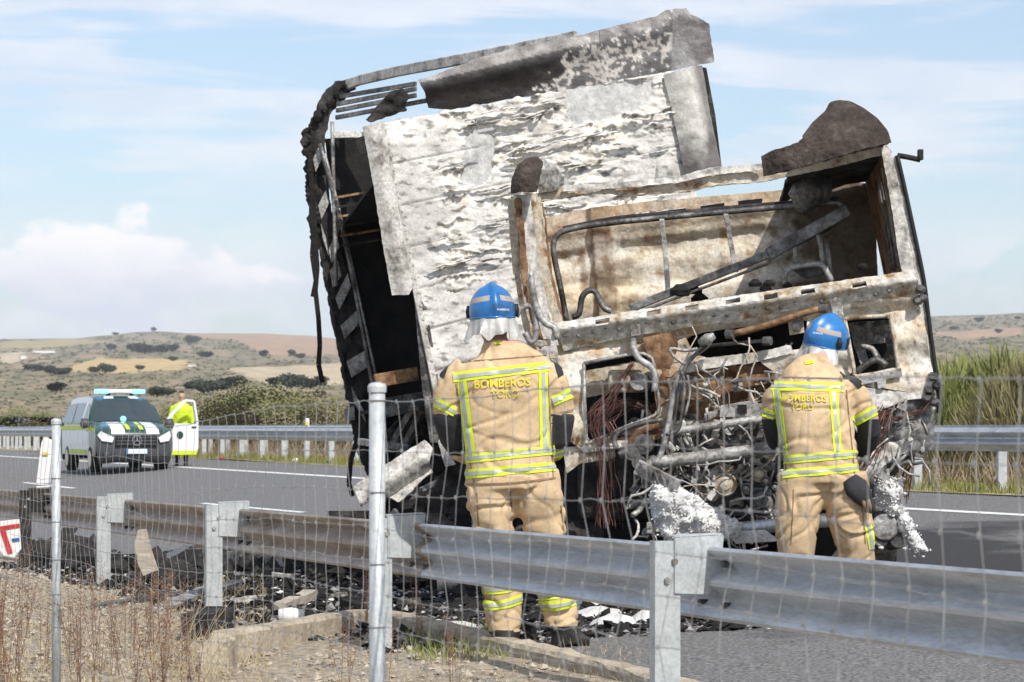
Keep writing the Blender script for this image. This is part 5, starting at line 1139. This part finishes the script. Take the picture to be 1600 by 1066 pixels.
for side in (0, NT-1):
    # side wall: strips between the outline's lower and upper half
    top = [i*NT+side for i in range(4, 15)]; b0 = len(mb.v)
    for i in range(4, 15):
        v = mb.v[i*NT+side]; mb.v.append((math.copysign(hw(1.0), v[0]), max(v[1], .25), min(v[2], 1.0)))
    b1 = len(mb.v)
    for i in range(4, 15): v = mb.v[i*NT+side]; mb.v.append((math.copysign(hw(.45), v[0]), max(v[1], .3), .42))
    for k in range(10): mb.f.append((top[k], top[k+1], b0+k+1, b0+k)); mb.mi.append(0 if k < 5 else 1); mb.f.append((b0+k, b0+k+1, b1+k+1, b1+k)); mb.mi.append(0 if k < 3 else 1)
vb(mb, 'body', [M['vgreen'], M['vwhite'], M['vgrey']], smooth=True, solid=.01)
def patch(i0, i1, t0, t1, lift, n=8, f0=0.0, f1=1.0):
    mb = MB(); m = i1-i0+1
    for i in range(i0, i1+1):
        for k in range(n+1): mb.v.append(tuple(skin(i, t0+(t1-t0)*k/n, lift)))
    for i in range(m-1):
        for k in range(n): mb.f.append((i*(n+1)+k, i*(n+1)+k+1, (i+1)*(n+1)+k+1, (i+1)*(n+1)+k)); mb.mi.append(0)
    return mb
vb(patch(8, 10, -.93, .93, .012, 12), 'windscreen', M['glass'], smooth=True)
for t0, t1 in ((-.62, -.28), (.28, .62)):
    vb(patch(4, 7, t0, t1, .008), 'bonnet_stripe', M['vwhite'], smooth=True); vb(patch(10, 11, t0, t1, .01), 'roof_stripe', M['vwhite'], smooth=True)
    vb(patch(5, 7, t0*.42+.0 if t0 > 0 else t1*.8, t0*.8 if t0 > 0 else t1*.42, .006), 'lime_checks', M['lime'], smooth=True)
def vbox(name, c, sz, m, parent=None, bev=.01): b = MB(); b.box(c, sz); return vb(b, name, m, parent, bevel=bev)
gr = vbox('grille', (0, .0, .78), (1.05, .08, .27), M['black']); 
for z in (.70, .78, .86): vbox('grille_bar', (0, -.045, z), (.96, .03, .03), M['vgrey'], gr, .005)
em = MB(); n = 28; em.tube([(.115*math.cos(2*math.pi*k/n), -.085, .79+.115*math.sin(2*math.pi*k/n)) for k in range(n+1)], .012, 6)
for k in range(3): a = math.pi/2+k*2*math.pi/3; em.tube([(0, -.085, .79), (.11*math.cos(a), -.085, .79+.11*math.sin(a))], [.018, .006], 6)
vb(em, 'emblem', M['chrome'], gr)
vbox('licence_plate', (.0, -.05, .52), (.52, .02, .12), M['plate']); vbox('plate_band', (-.24, -.062, .52), (.045, .006, .115), M['blue'], None, 0)
vbox('air_intake', (0, -.01, .36), (1.2, .06, .1), M['black'])
for s_ in (-1, 1):
    hl = MB(); hl.prism([Vector((s_*.55, .02, .86)), Vector((s_*.86, .16, 1.02)), Vector((s_*.93, .22, .92)), Vector((s_*.84, .12, .78)), Vector((s_*.6, .02, .74))], Vector((0, -.035, 0))); vb(hl, 'headlight', M['lamp'], bevel=.01)
    vbox('fog_lamp', (s_*.72, .08, .45), (.14, .06, .1), M['vgrey'])
    mr_ = MB(); mr_.loft([((s_*1.05, 1.05, 1.10), .10, .08), ((s_*1.07, 1.05, 1.2), .13, .1), ((s_*1.06, 1.06, 1.33), .10, .07)], 12); mo = vb(mr_, 'wing_mirror', M['vgrey'], smooth=True)
    for f_ in (.98, 4.05):
        wb = MB(); wb.tube([(s_*.70, f_, .33), (s_*.73, f_, .33), (s_*.93, f_, .33), (s_*.96, f_, .33)], [.30, .335, .335, .30], 26); wo_ = vb(wb, 'wheel', M['tyre'])
        rb_ = MB(); rb_.disc((s_*.962, f_, .33), (1, 0, 0), .21, .02, 20); vb(rb_, 'rim', M['chrome'], wo_)
def sidepatch(name, pts, m, s_, lift=.012, parent=None):
    b = MB(); b.prism([Vector((s_*(hw(z)+lift), f_, z)) for f_, z in pts], Vector((-s_*.01, 0, 0))); return vb(b, name, m, parent)
for s_ in (-1, 1):
    sidepatch('side_window', [(1.30, 1.22), (1.62, 1.62), (2.05, 1.74), (2.1, 1.22)], M['glass'], s_, .02); sidepatch('side_window', [(2.25, 1.22), (2.25, 1.74), (3.4, 1.74), (3.4, 1.22)], M['glass'], s_, .02); sidepatch('side_window', [(3.5, 1.22), (3.5, 1.74), (4.6, 1.7), (4.7, 1.22)], M['glass'], s_, .02)
    sidepatch('lime_stripe', [(.4, 1.02), (1.5, 1.06), (4.8, 1.06), (4.8, 1.16), (1.5, 1.16), (.4, 1.08)], M['lime'], s_, .014); sidepatch('lime_stripe', [(1.45, .45), (3.6, .45), (3.6, .56), (1.45, .56)], M['lime'], s_, .02); sidepatch('door_pillar', [(2.1, 1.2), (2.1, 1.76), (2.24, 1.76), (2.24, 1.2)], M['vwhite'], s_, .024)
lb = MB(); lb.box((0, 2.0, 2.03), (.6, .28, .10)); lbo = vb(lb, 'light_bar', M['vwhite'], bevel=.03)
for s_ in (-1, 1): vbox('blue_beacon', (s_*.46, 2.0, 2.03), (.34, .28, .11), M['bluelight'], lbo, .03); vbox('bar_foot', (s_*.3, 2.0, 1.955), (.08, .15, .06), M['black'], lbo, 0)
dl = MB(); dl.disc((-.12, .99, 1.33), (0, 1, 0), .07, .06, 14); vb(dl, 'dash_beacon', M['bluelight'])
# open driver's door
hinge = Vector((.97, 1.15, 0)); dd = Vector((math.cos(R(22)), math.sin(R(22)), 0)); dp = lambda a, z: hinge+dd*a+Vector((0, 0, z))
outer = [(0, .42), (.92, .42), (1.0, .6), (1.0, 1.2), (.86, 1.80), (.62, 1.83), (.30, 1.55), (.0, 1.22)]; inner = [(.12, 1.24), (.9, 1.24), (.79, 1.70), (.62, 1.73), (.36, 1.5)]
dn = dd.cross(UP); dm = MB(); dm.prism([dp(a, z) for a, z in [(0, .42), (.92, .42), (1.0, .6), (1.0, 1.2), (0, 1.22)]], dn*.06)
for a, b_ in zip([(0, 1.22), (.30, 1.55), (.62, 1.80), (.86, 1.78)], [(.30, 1.55), (.62, 1.80), (.86, 1.78), (.97, 1.2)]): dm.bar(dp(*a)+dn*.03, dp(*b_)+dn*.03, .09, .058, up=dn)
dr = vb(dm, 'open_door', M['vwhite'], bevel=.01)
cb_ = MB(); cb_.disc(dp(.42, .92)+dn*.065, dn, .10, .008, 20); vb(cb_, 'door_crest', M['vgreen'], dr); cb_ = MB(); cb_.box(dp(.85, 1.12)+dn*.07, (.14, .02, .04), Matrix.Rotation(R(22), 3, 'Z')); vb(cb_, 'handle', M['black'], dr); cb_ = MB(); cb_.prism([dp(.02, .42)+dn*.063, dp(.92, .42)+dn*.063, dp(.96, .52)+dn*.063, dp(.02, .52)+dn*.063], dn*.006); vb(cb_, 'lime_stripe', M['lime'], dr)

# --- officer behind the open door
dq = van.matrix_world @ (Vector((.97, 1.15, 0))+Vector((math.cos(R(22)), math.sin(R(22)), 0))*.62+Vector((.05, .6, 0)))
po_ = dq; po_.z = ground(po_.x, po_.y)
of = thing('person', po_, 'person in a fluorescent yellow jacket and dark trousers standing behind the van door', 'person')
def Q(x, z, dy=0.0): return Vector((po_.x+x, po_.y+dy, po_.z+z))
b = MB()
b.loft([(Q(0, .80), .18, .13), (Q(0, .95), .19, .13), (Q(0, 1.15), .20, .14), (Q(0, 1.35), .23, .14), (Q(0, 1.46), .19, .12), (Q(0, 1.52), .07, .07), (Q(0, 1.58), .06, .065), (Q(0, 1.64), .08, .1), (Q(0, 1.72), .082, .1), (Q(0, 1.80), .05, .06)], 20)
for s_ in (-1, 1):
    b.loft([(Q(s_*.2, 1.42), .07, .08), (Q(s_*.26, 1.2), .062, .07), (Q(s_*.26, 1.0, -.05), .052, .055), (Q(s_*.22, .88, -.15), .04, .04)], 12); hand(b, Q(s_*.22, .88, -.15), Vector((0, -.6, -.7)), Vector((0, 0, 1)), s_)
    b.loft([(Q(s_*.09, .88), .10, .11), (Q(s_*.1, .5), .075, .085), (Q(s_*.1, .1), .055, .06), (Q(s_*.1, .02, -.03), .05, .1), (Q(s_*.1, .0, -.03), .05, .1)], 14)
b.loft([(Q(0, 1.69, -.1), .014, .015), (Q(0, 1.66, -.11), .017, .02), (Q(0, 1.64, -.1), .01, .01)], 8)
def cls3(c):
    z = c.z-po_.z
    return 2 if z > 1.53 and z < 1.74 else 1 if z > 1.74 or z < .80 else 2 if z < .9 and c.y < po_.y-.1 and abs(c.x-po_.x) > .15 else 0
finish_body(b, 'body', [M['lime'], M['sleeve'], M['skin']], of, cls3, .02, .008)

# ================================================================== SMALL THINGS
# white marker post beside the near rail
d0 = on_ground(66, 765); Yd = 27.5; dp_ = at(68, 758, Yd)
mk = thing('marker_post', (dp_.x, dp_.y, ground(dp_.x, dp_.y)), 'leaning white plastic marker post with slanted top behind the barrier', 'marker post')
mm = MB(); mm.prism([at(56, 756, Yd), at(75, 756, Yd), at(82, 695, Yd), at(79, 688, Yd), at(68, 684, Yd), at(64, 692, Yd)], Vector((.02, .06, 0))); mm.prism([at(56, 760, Yd), at(75, 760, Yd), at(73, 800, Yd), at(56, 800, Yd)], Vector((.02, .05, 0))); mm.build('blade', M['white'], mk, bevel=.008)
mm = MB(); mm.box(at(71, 709, Yd)-Vector((0, .012, 0)), (.055, .01, .035)); mm.build('reflector', M['print'], mk)
# fallen warning sign
sg = at(15, 845, 24.0); sgn = thing('road_sign', (sg.x, sg.y, ground(sg.x, sg.y)), 'white road sign with red border lying propped against the burnt barrier post', 'sign')
def S3(x, y, d=0): return at(x, y, 24.0-d)
mm = MB(); mm.prism([S3(-32, 818), S3(30, 811), S3(33, 858), S3(22, 871), S3(6, 868)], Vector((.0, .02, 0))); mm.build('plate', M['white'], sgn)
mm = MB(); mm.prism([S3(-2, 823, .01), S3(30, 818, .01), S3(31, 824, .01), S3(8, 828, .01), S3(20, 864, .01), S3(12, 866, .01)], Vector((0, .005, 0))); mm.build('red_border', M['red'], sgn)
mm = MB(); mm.prism([S3(18, 842, .01), S3(30, 840, .01), S3(31, 845, .01), S3(20, 847, .01)], Vector((0, .005, 0))); mm.build('symbol', M['blue'], sgn)
# foam heaps
def heap(name, poly, plane, label, amp, seed, step=3.5):
    o = sheet(name, poly, plane, M['foam'], None, step=step, disp=None, solid=0)
    for v in o.data.vertices:
        p = v.co; px = 800+p.x/p.y*F; py = HZ-(p.z-CZ)/p.y*F
        dm_ = 1e9
        for k in range(len(poly)):
            ax, ay = poly[k-1]; bx, by = poly[k]; dx, dy = bx-ax, by-ay; tt = max(0, min(1, ((px-ax)*dx+(py-ay)*dy)/(dx*dx+dy*dy))); dm_ = min(dm_, math.hypot(ax+tt*dx-px, ay+tt*dy-py))
        e = min(1, dm_/26)
        v.co = p+plane.n*(amp*e**.5+.06*nz(px*.03-py*.02, py*.03+px*.02, seed)+.03*fb(px*.06-py*.03, py*.09+px*.03, seed))
    # shredded flakes standing up all over it
    me = o.data; r_ = random.Random(seed); vs = [v.co.copy() for v in me.vertices]; fs = [tuple(p.vertices) for p in me.polygons]
    for c in r_.choices(vs[:], k=int(len(vs)*.35)):
        c = c+Vector((r_.gauss(0, .008), r_.gauss(0, .008), r_.gauss(0, .008))); a = Vector((r_.gauss(0, 1), r_.gauss(0, .6)-.6, r_.gauss(0, 1))).normalized()*r_.uniform(.005, .017); b_ = a.orthogonal().normalized()*r_.uniform(.005, .014); n0 = len(vs)
        vs += [c-b_, c+b_, c+a+b_*.7, c+a*1.3-b_*.2]; fs.append((n0, n0+1, n0+2, n0+3))
    m2 = bpy.data.meshes.new(name); m2.from_pydata(vs, [], fs); m2.materials.append(M['foam']); m2.polygons.foreach_set('use_smooth', [True]*len(m2.polygons)); o.data = m2
    md = o.modifiers.new('solid', 'SOLIDIFY'); md.thickness = .004; md.offset = 0
    return tag(o, label, 'foam')
heap('foam_heap', [(1014, 774), (1022, 758), (1034, 752), (1046, 756), (1060, 758), (1078, 770), (1090, 774), (1104, 788), (1122, 796), (1136, 808), (1152, 812), (1160, 824), (1154, 838), (1120, 850), (1080, 846), (1050, 850), (1034, 836), (1026, 818), (1018, 806)], D(-.35), 'white extinguishing foam heaped over wreckage below the engine', .10, 3, 2.6)
heap('foam_heap', [(1366, 758), (1374, 746), (1388, 743), (1400, 748), (1411, 746), (1410, 770), (1404, 784), (1414, 796), (1424, 812), (1432, 830), (1452, 862), (1428, 866), (1418, 850), (1412, 826), (1400, 806), (1388, 806), (1380, 798), (1368, 800)], D(-.1), 'white foam clinging to the wheel remains under the right wing', .07, 5, 2.4)
rnd = random.Random(44)
for k in range(26):
    if k % 3: continue
    x, y = (rnd.uniform(1005, 1165), 765+rnd.uniform(0, 60)) if k < 16 else (rnd.uniform(1370, 1440), rnd.uniform(760, 860)); s_ = rnd.uniform(.015, .05); q = D(-.42 if k < 16 else -.16).hit(x, y+((x-1015)*.35 if k < 16 else 0)); mb = MB(); mb.loft([(q-UP*s_*.6, s_*.6, s_*.5), (q, s_*1.1, s_*.8), (q+UP*s_*.5, s_*.5, s_*.5)], 7); tag(mb.build('foam_crumb', M['foam']), 'small crumb of white foam stuck on the wreckage near a foam heap', 'foam', 'foam crumbs on the wreck')
arm = thing('bumper_arm', CF.hit(1025, 745, .35), 'ribbed burnt bumper stay lying on the foam heap', 'stay'); mm = MB(); mm.bar(CF.hit(996, 728, .3), CF.hit(1060, 760, .42), .10, .03); mm.build('beam', M['palesteel'], arm, bevel=.006)
for k in range(5): mm = MB(); q = CF.hit(1004+k*11, 733+k*5.3, .345+.02*k); mm.bar(q-UP*.04+CF.u*.02, q+UP*.045-CF.u*.01, .012, .02, up=CF.u); mm.build('rib', M['steel'], arm)
sp_ = slab('fallen_sheet', [(1130, 832), (1195, 828), (1220, 846), (1150, 850)], D(-.3), .02, M['foam'], None); tag(sp_, 'flat pale sheet lying under the lowest pipe', 'sheet')
wr = thing('wheel_wreck', CF.hit(1385, 850, .0), 'burnt wheel hub wreckage half hidden by foam under the right wing', 'wheel')
for k, (x, y, r) in enumerate(((1380, 825, .09), (1372, 842, .06), (1396, 842, .07), (1385, 805, .06))): mm = MB(); mm.disc(CF.hit(x, y, .08-.02*k), CF.n+Vector((.3*k, 0, .2)), r, .1, 16); mm.build('hub' if k == 0 else 'brake_part', M['steel'], wr, bevel=.01)
# foam patches on the road
rnd = random.Random(71)
for k, (x, y, rx, ry) in enumerate(((935, 962, 48, 7), (960, 975, 40, 6), (915, 945, 26, 6), (1010, 968, 30, 5), (690, 985, 60, 3))):
    q = on_ground(x, y); mb = MB(); n = 26; rr = rx/F*q.y; dd_ = rr*1.1
    for j in range(5):
        for i in range(n):
            a = 2*math.pi*i/n; f_ = (1-j/4.6)*(1+.25*nz(math.cos(a)*1.6, math.sin(a)*1.6, k)); px_, py_ = q.x+rr*f_*math.cos(a), q.y+dd_*f_*math.sin(a)
            mb.v.append((px_, py_, ground(px_, py_)+(.004+.06*(j/4)**.7+.02*nz(px_*9, py_*9, k) if j else -.01)))
    for j in range(4):
        for i in range(n): mb.f.append((j*n+i, j*n+(i+1) % n, (j+1)*n+(i+1) % n, (j+1)*n+i)); mb.mi.append(0)
    mb.f.append(tuple(4*n+i for i in range(n))); mb.mi.append(0)
    tag(mb.build('foam_patch', M['foam'], smooth=True), 'low patch of white foam residue on the road beside the firefighter boots', 'foam', 'foam patches on the asphalt')
# planks, boards and burnt strips on the ground
def lying(name, a, b, w_, th, m, label, cat, lift=(0, 0), group=None, jag=True):
    A, B = on_ground(*a), on_ground(*b); A.z += th/2+lift[0]; B.z += th/2+lift[1]
    mb = MB(); n = 9; t = (B-A).normalized(); s_ = t.cross(UP).normalized(); u = s_.cross(t); rnd = random.Random(int(a[0]*7+a[1]))
    for i in range(n+1):
        c = A.lerp(B, i/n)+u*.012*nz(i*.7, a[0]); k = 1 if 0 < i < n else rnd.uniform(.5, .95)
        for p, q in ((-1, -1), (1, -1), (1, 1), (-1, 1)): mb.v.append(tuple(c+s_*(p*w_/2*k*(1+.1*rnd.uniform(-1, 1)))+u*(q*th/2)+t*(.03*rnd.uniform(-1, 1) if i in (0, n) else 0)))
    for i in range(n):
        for k in range(4): mb.f.append((i*4+k, i*4+(k+1) % 4, (i+1)*4+(k+1) % 4, (i+1)*4+k)); mb.mi.append(0)
    mb.f += [(3, 2, 1, 0), tuple(n*4+k for k in range(4))]; mb.mi += [0, 0]
    return tag(mb.build(name, m), label, cat, group)
lying('burnt_beam', (205, 915), (330, 862), .11, .07, M['steel'], 'long charred metal beam slanting up behind the barrier posts', 'beam', (.02, .12))
lying('curved_strip', (355, 888), (440, 890), .03, .16, M['palesteel'], 'pale bent metal strip standing on edge among the ashes', 'strip')
lying('wood_block', (437, 958), (490, 935), .10, .07, M['wood'], 'short brown wooden block lying on the burnt debris', 'block')
lying('burnt_beam', (40, 880), (235, 888), .2, .10, M['char'], 'thick black burnt beam lying along the barrier foot', 'beam')
lying('charred_board', (250, 960), (330, 925), .16, .05, M['palesteel'], 'grey scorched board by the barrier post foot', 'board')
lying('charred_board', (150, 950), (290, 930), .14, .03, M['steel'], 'long flat charred board lying on the dry verge', 'board')
lying('charred_stump', (300, 1000), (352, 985), .2, .16, M['char'], 'blocky charred wood stump at the end of the kerb', 'stump')
for k in range(26):
    x = rnd.uniform(200, 640); y = rnd.uniform(880, 962); an = rnd.gauss(0, .35); l_ = rnd.uniform(18, 60)
    lying('burnt_strip', (x-l_*.5, y+l_*.12*math.sin(an)), (x+l_*.5, y-l_*.12*math.sin(an+.3)), rnd.uniform(.04, .14), rnd.uniform(.02, .06), M[rnd.choice(['char', 'steel', 'palesteel', 'soot', 'ashmetal'])], 'twisted burnt strip among the ashes behind the barrier', 'burnt strip', (rnd.uniform(0, .06), rnd.uniform(0, .1)), 'burnt strips in the ashes')
wp = thing('wood_plank', on_ground(232, 895), 'pale broken plank standing upright against the barrier', 'plank'); mm = MB(); Yp = 20.6; mm.prism([at(210, 850, Yp), at(216, 828, Yp), at(224, 827, Yp), at(232, 860, Yp), at(243, 892, Yp), at(224, 900, Yp), at(215, 880, Yp)], Vector((.02, .05, 0))); mm.build('board', M['wood'], wp)
for (x, y, m, lab) in ((290, 838, 'white', 'white round can lying on the blackened road'), (455, 975, 'white', 'white and red crushed packet beside the kerb'), (700, 925, 'ashmetal', 'pale broken bone shaped lump near the charred pile')):
    q = on_ground(x, y); mm = MB(); mm.loft([(q+Vector((-.08, 0, .05)), .05, .05), (q+Vector((0, 0, .055)), .055, .055), (q+Vector((.08, .01, .05)), .045, .05)], 12); tag(mm.build('litter', M[m], smooth=True), lab, 'litter')
for k, (x, y, m, lab) in enumerate(((328, 716, 'copper', 'small orange brown scrap at the foot of the far barrier by the van'), (345, 718, 'red', 'small red scrap at the foot of the far barrier'), (435, 712, 'red', 'pinkish bag beside a far barrier post'), (462, 722, 'white', 'pale litter by the far barrier, beyond the pinkish bag'))):
    q = on_ground(x, y); mm = MB(); mm.loft([(q, .08, .06), (q+UP*.05, .09, .07), (q+UP*.09, .03, .03)], 9); tag(mm.build('litter', M[m], smooth=True), lab, 'litter')
rf_ = thing('rail_reflector', at(480, 668, 60), 'yellow and white reflector standing on the far barrier', 'reflector'); mm = MB(); mm.box(at(480, 661, 60), (.1, .04, .22)); mm.build('plate', M['white'], rf_, bevel=.02); mm = MB(); mm.box(at(480, 662, 59.95), (.07, .02, .08)); mm.build('lens', M['print'], rf_)
# ash, shards and rubble around the wreck
def rubble(name, n, spot, smin, smax, m, seed, label, flat=.4):
    rnd = random.Random(seed); mb = MB()
    for _ in range(n):
        x, y = spot(rnd); s_ = rnd.uniform(smin, smax)*rnd.choice((1, 1, 1.8)); q = Vector((x, y, ground(x, y)+s_*flat*.4))
        Rm = Matrix.Rotation(rnd.uniform(0, 6.28), 3, 'Z') @ Matrix.Rotation(rnd.gauss(0, .4), 3, 'X')
        vs = [Rm @ Vector((sx*s_*rnd.uniform(.3, 1), sy*s_*rnd.uniform(.3, 1), sz*s_*flat*rnd.uniform(.4, 1))) for sx, sy, sz in ((1, 0, 0), (-1, 0, 0), (0, 1, 0), (0, -1, 0), (0, 0, 1), (0, 0, -1))]
        mb.add([v+q for v in vs], [(0, 2, 4), (2, 1, 4), (1, 3, 4), (3, 0, 4), (2, 0, 5), (1, 2, 5), (3, 1, 5), (0, 3, 5)])
    return tag(mb.build(name, m), label, 'debris', kind='stuff')
def burnspot(r):
    o = r.uniform(4.2, 8.6); t = r.uniform(13.5, 27)-.2*(o-5); p = RN*o+RD*t; return p.x, p.y
rubble('ash_debris', 9000, burnspot, .012, .06, M['soot'], 1, 'black ash and charred shards strewn round the wreck'); rubble('grey_ash', 5000, burnspot, .008, .035, M['palesteel'], 2, 'grey ash flakes strewn among the charred shards'); rubble('pale_ash', 900, burnspot, .008, .03, M['foam'], 3, 'whitish ash crumbs among the debris')
def piles(r):
    c = r.choice(((330, 880), (420, 880), (520, 885), (600, 880), (700, 900), (760, 905), (100, 870), (250, 900))); q = on_ground(c[0]+r.gauss(0, 26), c[1]+r.gauss(0, 9)); return q.x, q.y
rubble('charred_pile', 1600, piles, .03, .14, M['char'], 4, 'heap of larger charred pieces behind the barrier', .7)
def vergespot(r):
    o = r.uniform(1.0, 4.7); t = r.uniform(5, 27); p = RN*o+RD*t; return p.x, p.y
M['pebble'] = mat('pebble', (.5, .44, .36), .9, var=(.26, .22, .17), scale=3)
rubble('gravel', 16000, vergespot, .006, .024, M['pebble'], 5, 'tan gravel covering the verge', .6)
rubble('dark_litter', 1500, vergespot, .008, .03, M['bark'], 6, 'dark dry leaf crumbs on the verge', .3)
# dry weeds
def gp(r, x0, x1, y0, y1): q = on_ground(r.uniform(x0, x1), r.uniform(y0, y1)); q.z -= .01; return q
tag(blades('dry_grass', 5200, lambda r: gp(r, -40, 420, 905, 1150), .04, .16, .0022, M['straw'], 11, .6), 'short straw coloured grass on the verge', 'grass'); tag(blades('verge_grass', 2600, lambda r: gp(r, 380, 1000, 1000, 1160), .03, .09, .002, M['straw'], 12, .6), 'sparse dry grass in front of the kerb', 'grass'); tag(blades('green_weeds', 900, lambda r: gp(r, 640, 790, 985, 1035), .04, .14, .003, M['broom'], 13, .6), 'low green weeds growing at the kerb', 'grass')
M['weed'] = mat('weed', (.27, .16, .1), .9, var=(.15, .09, .06), scale=9)
def weed_mesh(seed, tall=.75, stalks=5):
    r = random.Random(seed); st = MB(); sd = MB()
    for k in range(stalks):
        a = r.uniform(0, 6.28); b_ = Vector((.04*math.cos(a), .04*math.sin(a), 0)); h = tall*r.uniform(.6, 1.1); l_ = Vector((r.gauss(0, .12), r.gauss(0, .12), 1)); P_ = [b_+l_*h*t+Vector((.02*nz(t*4, seed, k), .02*nz(t*4, k, seed), 0)) for t in (0, .25, .5, .75, 1)]
        st.tube(P_, [.0035, .003, .0026, .002, .001], 5)
        for _ in range(46):
            t = r.uniform(.3, 1); q = b_+l_*h*t; d = Vector((r.gauss(0, 1), r.gauss(0, 1), r.uniform(.2, 1.5))).normalized()*r.uniform(.015, .06); st.tube([q, q+d], [.0012, .0008], 3, caps=False)
            e = q+d; s_ = r.uniform(.003, .006); sd.add([e+Vector(v)*s_ for v in ((1, 0, 0), (-1, 0, 0), (0, 1, 0), (0, -1, 0), (0, 0, 1.4), (0, 0, -1.4))], [(0, 2, 4), (2, 1, 4), (1, 3, 4), (3, 0, 4), (2, 0, 5), (1, 2, 5), (3, 1, 5), (0, 3, 5)])
    a, b_ = st.mesh('stalk'), sd.mesh('seed_heads'); a.materials.append(M['weed']); b_.materials.append(M['weed']); return a, b_
WM = [weed_mesh(k) for k in range(5)]; rnd = random.Random(99)
WS = [(30, 1075), (70, 1050), (150, 1090), (180, 1060), (245, 1075), (215, 1110), (280, 1050), (120, 1110), (10, 1120), (320, 1090), (60, 1120), (165, 1130), (250, 1130), (0, 1040), (110, 1035), (200, 1030), (300, 1130), (-20, 1080), (575, 985), (655, 1010), (540, 1075), (600, 1090), (710, 1075), (235, 1010), (150, 1010), (40, 1000)]
for i, (x, y) in enumerate(WS[:9]+WS[12:]):
    q = on_ground(x, y); s = rnd.uniform(.5, .9) if x < 400 else .5
    t = thing('dry_weed', q, 'reddish brown dead weed with small seed heads beside the wire fence' if x < 400 else 'thin dead weed growing by the concrete kerb', 'weed', 'dead weeds on the verge' if x < 400 else 'dead weeds by the kerb', rz=i*1.1); t.scale = (s, s, s)
    for nme, me in zip(('stalk', 'seed_heads'), WM[i % 5]):
        o = bpy.data.objects.new(nme, me); COL.objects.link(o); o.parent = t
        if nme == 'seed_heads': o['kind'] = 'stuff'
sg_ = MB(); r = random.Random(3)
for k in range(60):
    q = gp(r, 215, 330, 1040, 1110); d = Vector((r.gauss(.12, .25), r.gauss(0, .2), 1)); h = r.uniform(.2, .5); sg_.tube([q, q+d*h*.5, q+d*h+Vector((.06, 0, -.02))], [.002, .0018, .0008], 4)
tag(sg_.build('straw_tuft', M['straw']), 'tuft of long pale straw stems at the foot of the fence', 'grass tuft')

# ================================================================== HAZE
hz_b = MB(); hz_b.box((0, 1900, 95), (5200, 4200, 230)); ho = hz_b.build('haze', bpy.data.materials.new('haze')); tag(ho, kind='stuff')
hm = ho.data.materials[0]; hm.use_nodes = True; hn_ = hm.node_tree
for n in list(hn_.nodes):
    if n.type != 'OUTPUT_MATERIAL': hn_.nodes.remove(n)
pv = hn_.nodes.new('ShaderNodeVolumePrincipled'); pv.inputs['Density'].default_value = .00015; pv.inputs['Color'].default_value = (.86, .92, 1, 1)
hn_.links.new(pv.outputs[0], [n for n in hn_.nodes if n.type == 'OUTPUT_MATERIAL'][0].inputs['Volume'])
